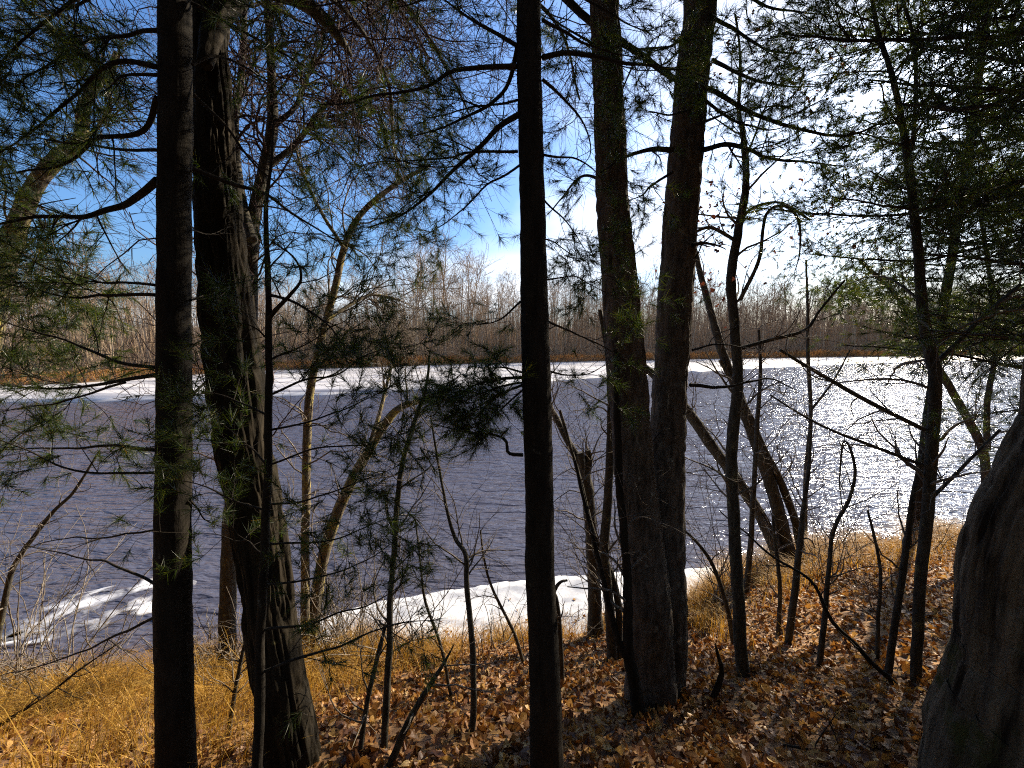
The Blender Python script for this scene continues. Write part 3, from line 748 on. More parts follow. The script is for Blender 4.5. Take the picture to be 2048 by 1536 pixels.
# ---- slim deciduous stems on the bank (pixels foot -> tip with half widths)
# ---- second dense pine just beyond, its low boughs reaching over the right bank
def side_pine(label, px, Yp, rows, reach, seed, dens=2.2):
    rng = np.random.default_rng(seed)
    t = new_tree('pine_tree', label, px, 1300, Y=Yp)
    p = at(px, 900, Yp); zb = height(p[0], p[1])
    mb = MB(); bark_trunk(mb, [(p[0], p[1], zb - 0.2), (p[0], p[1], 5), (p[0] + 0.1, p[1], 9), (p[0] + 0.1, p[1], 14)], np.array((0.10, 0.085, 0.07, 0.03)), 28, 120, 'smooth', seed)
    mb.build('trunk', M['bark_smooth'], t)
    for zz in rows:
        a = rng.uniform(0, 2 * math.pi); L = rng.uniform(0.7, 1.0) * reach
        d = np.array((math.cos(a), math.sin(a), 0))
        s0 = np.array((p[0], p[1], zz))
        pts = [s0, s0 + d * L * 0.4 + (0, 0, 0.10), s0 + d * L * 0.75 + (0, 0, -0.05), s0 + d * L + (0, 0, -0.1)]
        pine_branch(t, pts, 0.022, rng, dens, 0.6, 0.2, 28, (0.09, 0.13), 0.0007 * Yp, 2.4)
side_pine('broad pine behind the massive old trunk, low boughs over the right water', 2230, 5.6, list(np.linspace(3.2, 9.0, 11)), 2.2, 31)
side_pine('far dense pine on the bank tip, behind the grey forked tree', 1850, 8.8, list(np.linspace(4.5, 14.0, 30)) + list(np.linspace(5.5, 10.0, 14)), 2.4, 32, 2.4)

def slim(name, label, spec, lean=0.0, mtl='bark_grey', tw=(14, 50, 90), l1=(0.3, 0.8), side=None, seed=0, m='twig', t0=0.3, up=0.05, extra=(), kind='smooth', cat='tree', group=None, Ys=None, flare=0.0):
    rng = np.random.default_rng(seed + 100)
    x, y = spec[0][:2]
    g = ground_hit(x, y); Y0 = float(g[1]) if Ys is None else Ys
    tr = new_tree(name, label, x, y, group) if Ys is None else new_tree(name, label, x, y, group, Y=Ys)
    C, r = stem(tr, spec, Y0, Y0 + lean, kind, mtl, 10, max(60, 12 * len(spec)), seed, flare)
    CC, RR = [C], [r]
    for sp in extra:
        lim, yo = sp
        c2, r2 = stem(tr, lim, Y0 + lean * yo, Y0 + lean * yo + 0.15, kind, mtl, 10, 60, seed + 3, name='limb', root=False)
        add_twigs(tr, c2, r2, rng, max(3, tw[0] // 3), max(6, tw[1] // 3), max(6, tw[2] // 3), (l1[0] * .6, l1[1] * .6), (0.12, 0.35), (0.06, 0.18), 0.15, 1.0, m, up)
    if tw[0]: add_twigs(tr, C, r, rng, *tw, l1, (0.15, 0.45), (0.08, 0.25), t0, 1.0, m, up)
    return tr, C, r

tr, Cc, rc = slim('slim_tree', 'crooked slim dark tree right of the twin pine, clinging red brown leaves above',
    [(1486, 1352, 15), (1476, 1200, 13), (1468, 1050, 12.5), (1464, 900, 12), (1476, 760, 11), (1468, 640, 10), (1462, 560, 10), (1476, 460, 9), (1492, 370, 7.5), (1487, 280, 6), (1478, 220, 4.5), (1480, 120, 3), (1470, 30, 2)], 0.4, 'bark_grey', (26, 90, 160), (0.3, 0.8), seed=1, kind='plate',
    extra=[([(1470, 480, 4), (1420, 455, 3.5), (1380, 470, 2.5)], .5), ([(1476, 460, 4), (1500, 420, 3.5), (1560, 405, 3), (1620, 440, 2.5)], .5), ([(1480, 600, 4.5), (1518, 520, 4), (1532, 430, 3.5), (1568, 412, 3.5), (1597, 440, 3), (1600, 500, 2), (1590, 545, 1)], .5), ([(1468, 700, 5), (1540, 680, 4.5), (1610, 660, 4), (1640, 620, 3), (1690, 560, 2.5)], .4)])
rng = np.random.default_rng(77)
lp = []
def leaf_base(kind):
    w = {0: [.03, .26, .10, .30, .12, .0], 1: [.04, .30, .38, .34, .2, .0], 2: [.03, .38, .13, .46, .14, .0], 3: [.03, .17, .25, .26, .15, 0], 4: [.03, .28, .22, 0], 5: [.04, .36, .3, 0], 6: [.03, .42, .2, 0], 7: [.03, .24, .2, 0]}[kind]
    w = np.array(w) * 0.95; n = len(w); tt = np.linspace(0, 1, n)
    y = tt - 0.5
    mid = np.column_stack((0 * tt, y, 0 * tt)); l = np.column_stack((-w, y + w * 0.3, 0.25 * w)); r = np.column_stack((w, y + w * 0.3, 0.25 * w))
    V = np.concatenate((mid, l, r))
    F = []
    for i in range(n - 1):
        F += [(i, i + 1, n + i + 1, n + i), (2 * n + i, 2 * n + i + 1, i + 1, i)]
    return V, np.array(F)
LEAVES = [leaf_base(k) for k in range(4)]
LEAVES_LO = [leaf_base(k + 4) for k in range(4)]
def rot_from(rng, n, tilt):
    a = rng.uniform(0, 2 * math.pi, n); b = rng.normal(0, tilt, n); c = rng.normal(0, tilt, n)
    ca, sa, cb, sb, cc, sc = np.cos(a), np.sin(a), np.cos(b), np.sin(b), np.cos(c), np.sin(c)
    Z = np.zeros(n); O = np.ones(n)
    Rz = np.stack((np.stack((ca, -sa, Z), -1), np.stack((sa, ca, Z), -1), np.stack((Z, Z, O), -1)), 1)
    Rx = np.stack((np.stack((O, Z, Z), -1), np.stack((Z, cb, -sb), -1), np.stack((Z, sb, cb), -1)), 1)
    Ry = np.stack((np.stack((cc, Z, sc), -1), np.stack((Z, O, Z), -1), np.stack((-sc, Z, cc), -1)), 1)
    return Rx @ Ry @ Rz
def scatter_leaves(mb, pos, size, rng, tilt=0.6, curl=0.8, shapes=None):
    for k in range(4):
        sel = np.nonzero(np.arange(len(pos)) % 4 == k)[0]
        if len(sel) == 0: continue
        V, F = (shapes or LEAVES)[k]; n = len(sel)
        cu = rng.normal(0, curl, (n, 1)); be = rng.normal(0, curl, (n, 1))
        W = np.repeat(V[None], n, 0).copy()
        W[:, :, 2] = W[:, :, 2] * (1 + 2 * cu) + cu * 1.6 * V[None, :, 0] ** 2 + be * V[None, :, 1] ** 2 * 0.9
        W = np.einsum('nij,nkj->nki', rot_from(rng, n, tilt), W) * size[sel][:, None, None] + pos[sel][:, None, :]
        FF = F[None] + (np.arange(n) * len(V))[:, None, None]
        mb.add(W.reshape(-1, 3), FF.reshape(-1, 4))
pts = np.concatenate([np.array([at(rng.normal(cx, sx), rng.normal(cy, sy), rng.uniform(3.2, 4.4)) for _ in range(n)]) for cx, cy, sx, sy, n in [(1410, 440, 50, 45, 110), (1540, 120, 60, 70, 70), (1420, 560, 60, 40, 40), (1650, 430, 70, 50, 60), (1640, 160, 40, 50, 40)]])
mb = MB(); scatter_leaves(mb, pts, rng.uniform(0.03, 0.055, len(pts)), rng, 1.2)
mb.build('dead_leaves', M['leaf_red'], tr)

slim('slim_tree', 'grey slim tree forking left beside the massive old trunk',
    [(1831, 1362, 13), (1838, 1200, 13), (1852, 1050, 14), (1862, 900, 14), (1870, 760, 15), (1862, 715, 15), (1845, 620, 13), (1833, 480, 11), (1820, 350, 10), (1805, 250, 8), (1780, 140, 6), (1750, 40, 5), (1735, -60, 4)], 0.3, 'bark_grey', (30, 90, 150), (0.3, 0.9), seed=2, up=0.02,
    extra=[([(1868, 730, 7), (1910, 690, 6.5), (1970, 630, 6), (2040, 570, 5)], .4), ([(1825, 300, 5), (1832, 180, 4.5), (1828, 80, 4), (1800, -20, 3)], .7), ([(1850, 860, 6), (1750, 810, 5.5), (1660, 760, 5), (1560, 700, 3.5)], .3), ([(1845, 930, 5), (1740, 890, 4), (1640, 850, 3), (1540, 790, 2)], .3), ([(1850, 1010, 5), (1930, 930, 4.5), (2000, 860, 4)], .2)])
slim('sapling', 'thin leaning sapling at the foot of the grey forked tree',
    [(1776, 1352, 9), (1790, 1250, 8.5), (1808, 1130, 8), (1822, 1020, 7), (1836, 950, 6), (1850, 900, 3)], 0.1, 'bark_grey', (8, 24, 30), (0.2, 0.5), seed=3)
slim('sapling', 'fine upright sapling with forked top between the crooked tree and the grey tree',
    [(1610, 1110, 5), (1612, 950, 5), (1622, 830, 4.5), (1616, 720, 4), (1615, 620, 3), (1612, 520, 2)], 0.2, 'bark_grey', (16, 50, 80), (0.3, 0.7), seed=4, extra=[([(1622, 820, 3), (1665, 765, 2.5), (1700, 700, 1.5)], .5)])
slim('sapling', 'dark sapling rising from the leaves just left of the fallen branch',
    [(1576, 1290, 8), (1590, 1180, 7.5), (1600, 1080, 6.5), (1606, 1020, 5), (1618, 930, 4), (1622, 860, 3)], 0.2, 'bark_grey', (10, 24, 30), (0.2, 0.5), seed=5)
slim('sapling', 'twisted sapling with looped crown at the edge of the bright water',
    [(1640, 1332, 7), (1650, 1230, 6), (1658, 1130, 5), (1668, 1060, 4.5), (1698, 1000, 4), (1710, 950, 3.5), (1700, 898, 3), (1686, 884, 2.5), (1680, 930, 2), (1678, 980, 1.2)], 0.2, 'bark_grey', (14, 40, 60), (0.2, 0.55), seed=6)
slim('sapling', 'sparse straight sapling standing alone on the right bank',
    [(1754, 1318, 5), (1757, 1240, 4.5), (1762, 1150, 4), (1750, 1080, 3.5), (1735, 1020, 2.5)], 0.1, 'bark_grey', (10, 26, 40), (0.2, 0.5), seed=7)
slim('sapling', 'forked sapling stem leaning against the crooked slim tree',
    [(1490, 1190, 7), (1500, 1110, 6), (1506, 1000, 5.5), (1514, 860, 5), (1520, 760, 4), (1518, 660, 3)], 0.2, 'bark_grey', (14, 40, 60), (0.2, 0.6), seed=8)
slim('dead_stub', 'short curved dead stub poking out of the leaves below the twin pine',
    [(1424, 1400, 6), (1436, 1370, 6.5), (1443, 1340, 5), (1434, 1305, 3.5), (1430, 1285, 1)], 0.0, 'bark_branch', (0, 0, 0), seed=9, cat='branch')

# leaning water's edge trees
def cluster(name, label, foot, stems_px, mtl, seed, lean=0.8, tw=(16, 60, 110), m='twig', l1=(0.5, 1.3), up=0.05, kind='plate', Ys=None):
    rng = np.random.default_rng(seed + 300)
    tr = new_tree(name, label, *foot) if Ys is None else new_tree(name, label, *foot, Y=Ys)
    Y0 = gy(*foot) if Ys is None else Ys
    for k, (spec, dl) in enumerate(stems_px):
        C, r = stem(tr, spec, Y0 + 0.04 * k, Y0 + dl, kind, mtl, 12, 80, seed + k, name='trunk' if k == 0 else 'limb', root=spec[0][1] > foot[1] - 60)
        add_twigs(tr, C, r, rng, *tw, l1, (0.25, 0.7), (0.12, 0.35), 0.3, 1.0, m, up, name='crown', wander=0.27, rmin=max(0.0013, 0.00055 * Y0))
    return tr
cluster('leaning_tree', 'cluster of three trunks leaning left from the bright water edge', (1578, 1130), [
    ([(1560, 1118, 15), (1525, 1040, 13), (1480, 970, 12), (1430, 900, 11.5), (1385, 835, 11), (1340, 780, 9), (1290, 735, 7), (1230, 690, 5)], 0.8),
    ([(1580, 1118, 17), (1560, 1040, 15), (1535, 950, 13), (1500, 850, 12), (1470, 770, 10), (1440, 690, 9), (1415, 600, 7), (1390, 500, 5)], 0.6),
    ([(1604, 1108, 10), (1590, 1040, 9), (1560, 960, 8), (1525, 890, 6), (1500, 830, 5), (1440, 720, 4)], 0.3)], 'bark_grey', 20)
cluster('leaning_tree', 'leaning forked tree at the far right behind the massive old trunk', (1990, 1090), [
    ([(1985, 1090, 14), (1975, 980, 12), (1965, 900, 11), (1930, 830, 10), (1885, 750, 9), (1850, 690, 8), (1800, 600, 6), (1720, 520, 4)], 0.6),
    ([(1975, 900, 8), (1975, 800, 7), (1990, 700, 6), (1980, 560, 5), (1960, 420, 4)], 0.8)], 'bark_grey', 25, up=0.03)
cluster('snag_tree', 'short broken lichen covered snag on the grassy shore beside the twin pine', (1190, 1272), [
    ([(1190, 1268, 17), (1188, 1180, 13), (1182, 1080, 12), (1176, 1000, 12), (1168, 940, 11), (1160, 905, 8)], 0.1),
    ([(1172, 960, 7), (1178, 925, 7), (1176, 900, 6)], 0.1),
    ([(1170, 940, 8), (1140, 890, 7), (1115, 840, 6), (1098, 800, 4), (1080, 700, 2)], 0.5)], 'bark_grey', 30, tw=(8, 24, 40), l1=(0.3, 0.8))
cluster('slim_tree', 'dark multi stemmed tree tight against the left of the twin pine', (1225, 1322), [
    ([(1226, 1320, 11), (1218, 1200, 10), (1208, 1100, 9.5), (1216, 1000, 9), (1222, 850, 8.5), (1222, 780, 8), (1215, 700, 6), (1200, 620, 4)], 0.4),
    ([(1238, 1300, 7), (1235, 1200, 7), (1215, 1130, 6.5), (1185, 1060, 5), (1165, 980, 4), (1120, 820, 3)], 0.3)], 'bark_grey', 35, tw=(10, 36, 60), l1=(0.3, 0.8))
cluster('slim_tree', 'black slender stem rooted at the very foot of the twin pine', (1278, 1436), [
    ([(1280, 1432, 15), (1268, 1360, 13), (1256, 1300, 11), (1255, 1200, 9), (1250, 1100, 8), (1240, 980, 8), (1236, 860, 7), (1230, 700, 5)], 0.2),
    ([(1262, 1330, 8), (1240, 1290, 7), (1222, 1230, 6), (1205, 1150, 5), (1180, 1050, 4), (1150, 920, 3)], 0.2)], 'bark_smooth', 37, tw=(8, 24, 40), l1=(0.25, 0.6))

# left and middle deciduous trees
cluster('leaning_tree', 'sunlit leaning trunk with bent top at the left edge of the picture', (-60, 1400), [
    ([(-115, 1395, 40), (-108, 1290, 39), (-70, 1000, 36), (-40, 750, 33), (0, 560, 29), (28, 470, 26), (70, 370, 22), (118, 312, 19), (160, 280, 16), (166, 215, 14), (190, 170, 12), (222, 140, 9), (232, 105, 6)], 0.5),
    ([(150, 285, 5), (190, 260, 4.5), (220, 210, 4), (215, 170, 3)], 0.8)], 'bark_lichen', 40, tw=(44, 200, 520), m='twig_red', l1=(0.5, 1.4), up=0.0)
cluster('ash_tree', 'tall many limbed grey tree behind the furrowed oak, crown of fine twigs', (458, 1356), [
    ([(456, 1356, 20), (455, 1200, 18), (460, 1050, 17), (480, 850, 16), (500, 650, 15), (504, 470, 14), (528, 345, 13), (545, 250, 11), (541, 130, 9), (536, 0, 8), (530, -150, 6)], 0.5),
    ([(503, 480, 11), (480, 380, 10), (470, 250, 9), (478, 190, 8), (486, 100, 7), (490, -20, 6)], 1.2),
    ([(540, 330, 7), (590, 290, 6), (630, 240, 5.5), (660, 205, 5), (705, 205, 4), (760, 190, 3)], 0.7),
    ([(545, 255, 6), (590, 212, 5), (612, 160, 4), (640, 80, 3), (660, 20, 2)], 0.9),
    ([(536, 40, 5), (600, -40, 5), (720, -60, 4), (800, 20, 3), (860, 120, 2)], 1.2)], 'bark_grey', 45, tw=(54, 360, 1150), m='twig_red', l1=(0.7, 1.9), up=-0.01)
cluster('slim_tree', 'pale lit slim tree curving right over the water behind the pine sapling', (612, 1332), [
    ([(612, 1332, 11), (610, 1150, 9), (612, 1000, 9), (618, 800, 8.5), (640, 690, 8), (672, 570, 7.5), (690, 490, 7), (722, 428, 6), (790, 370, 4.5), (860, 330, 3)], 0.6),
    ([(655, 640, 4), (700, 610, 3.5), (745, 590, 3), (800, 600, 2.5)], 0.8),
    ([(690, 500, 4), (640, 420, 3.5), (600, 330, 3), (590, 260, 2)], 0.9)], 'bark_lichen', 55, tw=(30, 130, 280), m='twig', l1=(0.6, 1.6), up=-0.05)
cluster('leaning_tree', 'mossy trunk leaning right over the water in the middle left', (630, 1330), [
    ([(622, 1328, 13), (626, 1265, 13), (640, 1150, 12), (665, 1050, 12), (700, 970, 11), (735, 905, 10), (768, 850, 9), (800, 815, 7), (850, 800, 4)], 0.7),
    ([(735, 905, 5), (760, 820, 4), (780, 740, 3), (800, 640, 2)], 0.9)], 'bark_lichen', 60, tw=(16, 80, 160), m='twig', l1=(0.4, 1.1), up=0.03)
for i, (lab, spec, tw) in enumerate([
    ('thin straight sapling crossing the water right of the pine sapling', [(768, 1500, 7.5), (776, 1350, 7), (784, 1150, 6), (800, 960, 5.5), (828, 850, 4.5), (850, 780, 3.5), (858, 700, 2)], (14, 40, 60)),
    ('kinked sapling with broken elbow standing before the white ice shelf', [(943, 1470, 7), (948, 1400, 6.5), (945, 1280, 6), (934, 1180, 5.5), (931, 1110, 5), (910, 1075, 4), (893, 1010, 3), (875, 920, 2.5), (860, 830, 1.5)], (14, 40, 50)),
    ('slanting dead stick leaning right in the leaf litter', [(780, 1530, 8), (820, 1440, 7), (860, 1370, 5), (885, 1330, 3.5), (907, 1290, 0.8)], (3, 5, 5)),
    ('slender bent stem close to the right of the middle pine', [(1124, 1365, 6), (1120, 1270, 5.5), (1112, 1200, 5), (1108, 1185, 4.5), (1120, 1165, 3), (1135, 1160, 2)], (4, 8, 8)),
    ('pair of thin twiggy stems left of the kinked sapling', [(720, 1510, 5.5), (735, 1400, 5), (755, 1310, 4.5), (770, 1250, 3)], (8, 20, 20)),
    ('low sapling springing up between the two lower left trunks', [(455, 1480, 5), (470, 1380, 4.5), (490, 1290, 4), (520, 1200, 2.5)], (10, 30, 40)),
    ('fine sapling with spread twigs against the white ice', [(905, 1400, 3.5), (880, 1290, 3), (850, 1200, 3), (840, 1120, 2), (830, 1040, 1.5)], (10, 30, 40)),
    ('arching sapling leaning left before the middle pine', [(1048, 1330, 4), (1030, 1270, 3.5), (1000, 1210, 3), (975, 1150, 2.5), (960, 1060, 1.5)], (10, 26, 30)),
    ('dark curved sapling rising at the far left edge', [(-14, 1400, 9), (-6, 1290, 8.5), (10, 1200, 8), (30, 1130, 7), (70, 1070, 6), (110, 1020, 5), (150, 980, 4), (200, 900, 2)], (14, 40, 60)),
    ('slender bare stem on the leafy slope right of the crooked slim tree', [(1556, 1270, 5), (1560, 1180, 4.5), (1552, 1100, 4), (1545, 1030, 3)], (8, 20, 20)),
    ('thin stem bowed to the left beneath the crooked slim tree', [(1468, 1290, 6), (1450, 1200, 5), (1420, 1120, 4), (1380, 1070, 3), (1350, 1050, 2)], (6, 14, 14))]):
    slim('sapling', lab, spec, 0.1, 'bark_grey', tw, (0.15, 0.5), seed=60 + i * 4, cat='sapling')
# fallen branches
def fallen(label, pts, w, seed, lift=0.0):
    rng = np.random.default_rng(seed)
    P = np.array([ground_hit(x, y) + np.array((0, 0, lift * (i > 0))) for i, (x, y) in enumerate(pts)]) if not lift else None
    if lift:
        Y0 = gy(*pts[0]); P = line(pts, Y0, Y0 + lift)
    tr = thing('fallen_branch', label, 'branch', P[0])
    o = bare_branch(tr, P, w, rng, 6, 0.25, 'stick')
    return tr
fallen('long fallen branch propped diagonally across the right bank', [(1795, 1372), (1730, 1310), (1660, 1235), (1620, 1160), (1540, 1110), (1440, 1020)], 0.022, 1, 0.6)
fallen('dark fallen branch slanting over the golden grass at lower left', [(-30, 1470), (80, 1400), (160, 1340), (240, 1285)], 0.016, 2, 0.4)
fallen('fallen stick lying in leaves at the bottom right', [(1560, 1490), (1640, 1505), (1720, 1500), (1800, 1490)], 0.012, 3)
fallen('thin fallen stick among the leaves near the bottom middle', [(690, 1445), (760, 1425), (850, 1405), (1000, 1420)], 0.009, 4)
fallen('pale thin stick lying downhill in the shaded leaves', [(1590, 1420), (1640, 1450), (1690, 1480), (1740, 1495)], 0.006, 5)
# shoreline shrubs
def shrub(label, px, py, n, h, seed, m='twig', spread=0.5, rmin=0.0030):
    rng = np.random.default_rng(seed + 500)
    g = ground_hit(px, py)
    tr = thing('bare_shrub', label, 'shrub', g)
    P = np.zeros((n, 8, 3)); d = unit(np.column_stack((rng.normal(0, spread, n), rng.normal(0.1, spread, n), np.ones(n))))
    P[:, 0] = g + np.column_stack((rng.normal(0, 0.25, n), rng.normal(0, 0.15, n), np.full(n, -0.05)))
    L = rng.uniform(0.5, 1, n) * h
    for k in range(1, 8):
        d = unit(d + rng.normal(size=(n, 3)) * 0.13); P[:, k] = P[:, k - 1] + d * (L / 7)[:, None]
    n_ = n; R = rng.uniform(0.005, 0.010, n)[:, None] * np.linspace(1, 0.4, 8)[None]
    A, RA = sprout(rng, P, R, n * 4, 0.2, 1, (30, 65), (0.2, 0.45), True, 0.6, 6, 0.2, 0.03, rmin)
    Bq, RB = sprout(rng, A, RA, n * 8, 0.2, 1, (30, 65), (0.3, 0.6), True, 0.7, 5, 0.2, 0.03, rmin * 0.8)
    mb = MB(); tubes(mb, P, R, 5); mb.build('stems', M[m], tr)
    mb = MB(); tubes(mb, A, RA, 4); tubes(mb, Bq, RB, 3); mb.build('crown', M[m], tr)
for i, a in enumerate([
    ('tangled pale bare shrub at the shore behind the pine sapling', 690, 1318, 56, 1.7), ('bare shrub spreading pale twigs at the left grassy shore', 130, 1382, 36, 1.7),
    ('bare twiggy shrub between the smooth pine and the furrowed oak', 450, 1358, 36, 1.3), ('low bare shrub on the shore below the leaning mossy trunk', 600, 1330, 40, 1.3),
    ('sparse bare shrub before the white ice, right of the kinked sapling', 985, 1300, 12, 1.1), ('bare shrub on the tussocky right bank edge', 1680, 1120, 14, 1.2),
    ('bare shrub at the far end of the right bank', 1870, 1110, 14, 1.3), ('bare shrub among tussocks below the three leaning trunks', 1520, 1160, 10, 0.9),
    ('little dead brush clump frozen into the white ice shelf', 1150, 1245, 14, 0.45), ('low thin bare shrub at the ice edge left of the kinked sapling', 830, 1322, 16, 1.2),
    ('tall arching bare shrub on the shore just behind the twin pine', 1250, 1255, 26, 3.6), ('tall bare shrub at the ice end right of the twin pine', 1425, 1200, 16, 3.2), ('tall thin bare shrub rising before the water left of the kinked sapling', 770, 1322, 16, 2.6), ('tall bare shrub on the right bank between the leaning trunks and the grey tree', 1650, 1150, 14, 2.4), ('tall spreading bare shrub at the left edge of the picture', 20, 1385, 26, 3.0)]):
    shrub(*a, seed=i)

# ------------------------------------------------------------------ leaf litter
rng = np.random.default_rng(21)
n = 165000
x = rng.uniform(-9, 13, n); y = rng.uniform(0.6, 11.5, n)
sh = shore(x); tpos = y / sh
z = height(x, y)
P = np.column_stack((x, y, z))
u, v, w = project(P)
grassy = (x < -1.5) & (fbm(x * 0.9, y * 0.9, 77, 3) + 0.1 * (-x - 1.5) > 0.0)
prob = np.where(tpos < 0.95, 1.0, 0.0) * np.where(grassy, 0.35, 1.0) * np.clip(1.15 - 0.6 * np.clip(tpos - 0.75, 0, 1) / 0.2, 0.15, 1) * np.clip(0.30 + 1.6 / np.maximum(w, 1), 0, 1)
keep = (w > 0.3) & (u > -150) & (u < 2180) & (v < 1680) & (rng.random(n) < prob)
P, w, u, v = P[keep], w[keep], u[keep], v[keep]
size = 0.036 + 0.060 * rng.random(len(P)) ** 1.6 * np.where(rng.random(len(P)) < 0.15, 1.25, 1.0)
P[:, 2] += rng.uniform(0.004, 0.045, len(P))
inframe = (u > 0) & (u < 1800) & (v < 1530)
score = np.where(inframe, size / w, 0)
big = np.argsort(-score)[:300]
rest = np.setdiff1d(np.arange(len(P)), big)
near = rest[w[rest] < 3.6]; far_ = rest[w[rest] >= 3.6]
mb = MB(); scatter_leaves(mb, P[near], size[near], rng); scatter_leaves(mb, P[far_], size[far_], rng, shapes=LEAVES_LO)
tag(mb.build('leaf_litter', M['leaf'], smooth=False), 'brown and golden fallen leaves carpeting the slope', 'leaves', kind='stuff')
ix = rng.uniform(-3.5, 2.6, 70); iy = shore(ix) + np.abs(rng.normal(0, 0.35, 70)) + 0.05
IP = np.column_stack((ix, iy, np.full(70, 0.062)))
mb = MB(); scatter_leaves(mb, IP, rng.uniform(0.04, 0.08, 70), rng, 0.25, shapes=LEAVES_LO)
tag(mb.build('blown_leaves', M['leaf'], smooth=False), 'stray dry leaves blown on to the white ice shelf', 'leaves', kind='stuff')
protos = []
for k in range(8):
    mb = MB(); V, F = LEAVES[k % 4]
    q = np.random.default_rng(k); cu, be = q.normal(0, 0.5), q.normal(0, 0.5)
    W = V.copy(); W[:, 2] = W[:, 2] * (1 + 2 * cu) + cu * 1.6 * V[:, 0] ** 2 + be * 0.9 * V[:, 1] ** 2
    mb.add(W, F); protos.append(mb.mesh('fallen_leaf', M['leaf_one'], False))
for q, i in enumerate(big):
    o = bpy.data.objects.new('fallen_leaf', protos[q % 8])
    o.location = P[i]; s_ = float(size[i]); o.scale = (s_, s_, s_)
    o.rotation_euler = (rng.normal(0, 0.4), rng.normal(0, 0.4), rng.uniform(0, 6.28))
    COL.objects.link(o); o.parent = ground

# ------------------------------------------------------------------ grass
def blades(mb, base, h, lean, rng, width=0.004):
    n = len(base)
    az = rng.uniform(0, 2 * math.pi, n)
    d = np.column_stack((np.cos(az), np.sin(az), np.zeros(n))) * rng.uniform(0.2, 1.5, n)[:, None] + lean + np.column_stack((fbm(base[:, 0] * 2.5, base[:, 1] * 2.5, 61, 2), fbm(base[:, 0] * 2.5, base[:, 1] * 2.5, 67, 2), np.zeros(n))) * 2.5
    s = unit(np.cross(unit(d + 1e-6), np.array((0, 0, 1.0)))) * width * 0.5
    upz = np.array((0, 0, 1.0))
    p1 = base + (upz * 0.55 + d * 0.18) * h[:, None]
    p2 = base + (upz * 0.82 + d * 0.55) * h[:, None]
    p3 = base + (upz * 0.75 + d * 1.05) * h[:, None]
    V = np.stack((base - s, base + s, p1 - s * .85, p1 + s * .85, p2 - s * .55, p2 + s * .55, p3), 1)
    F4 = np.array(((0, 1, 3, 2), (2, 3, 5, 4))); F3 = np.array(((4, 5, 6),))
    off = (np.arange(n) * 7)[:, None, None]
    k = mb.n
    mb.add(V.reshape(-1, 3), (F4[None] + off).reshape(-1, 4))
    mb.f.append((F3[None] + off).reshape(-1, 3) + k)
def grass_patch(name, label, x, y, h, rng, lean=(0, 0, 0), width=0.004):
    base = np.column_stack((x, y, height(x, y) - 0.01))
    mb = MB(); blades(mb, base, h, np.array(lean), rng, width)
    return tag(mb.build(name, M['grass'], smooth=False), label, 'grass', kind='stuff')
rng = np.random.default_rng(31)
n = 44000
x = rng.uniform(-7.5, -0.6, n); y = shore(x) * rng.uniform(0.3, 0.99, n)
tt = y / shore(x)
dens = np.clip(0.25 + 1.6 * fbm(x * 1.1, y * 1.1, 77, 3) + 0.18 * (-x - 1.6) + 0.5 * (tt - 0.6), 0, 1)
k = rng.random(n) < dens
x, y = x[k], y[k]
clump = 0.45 + 1.1 * noise2(x * 3, y * 3, 5) + 0.5 * noise2(x * 1.1, y * 1.1, 6)
grass_patch('dry_grass', 'golden dry grass covering the bank at lower left', x, y, rng.uniform(0.08, 0.26, len(x)) * clump ** 1.4, rng, (0.25, 0.1, 0), 0.0045)
n = 16000
x = rng.uniform(-7, 4.0, n); y = shore(x) - np.abs(rng.normal(0, 0.28, n)) + 0.03
k = rng.random(n) < np.clip(noise2(x * 1.8, y * 1.8, 15) * 1.6 - 0.2, 0.1, 1); x, y = x[k], y[k]
grass_patch('shore_grass', 'golden grass fringe along the edge of the ice', x, y, rng.uniform(0.10, 0.32, len(x)), rng, (0.1, 0.5, 0), 0.0045)
n = 34000
x = rng.uniform(2.6, 14, n); y = shore(x) - np.abs(rng.normal(0, 0.9, n)) + 0.1
cl = noise2(x * 1.5, y * 1.5, 25)
k = rng.random(n) < np.clip(cl * 2.2 - 0.55, 0.03, 1); x, y, cl = x[k], y[k], cl[k]
grass_patch('tussock_grass', 'matted russet grass tussocks on the right bank', x, y, rng.uniform(0.15, 0.42, len(x)) * (0.4 + cl), rng, (-0.3, 0.2, 0), 0.006)

# ------------------------------------------------------------------ far bank: grass, brush, wood
rng = np.random.default_rng(41)
n = 40000
x = rng.uniform(-75, 150, n); y = far_shore(x) + np.abs(rng.normal(0, 1.6, n)) + 0.1
base = np.column_stack((x, y, far_height(x, y) - 0.05))
hh = rng.uniform(0.3, 0.9, n) * (0.5 + noise2(x * 0.4, y * 0.4, 55))
P = np.stack((base, base + np.column_stack((rng.normal(0, 0.35, n), rng.normal(-0.1, 0.35, n), np.ones(n))) * hh[:, None]), 1)
mb = MB(); spikes(mb, P, 0.035)
tag(mb.build('far_grass', M['reed'], smooth=False), 'russet grass fringe along the far bank', 'grass', kind='stuff')

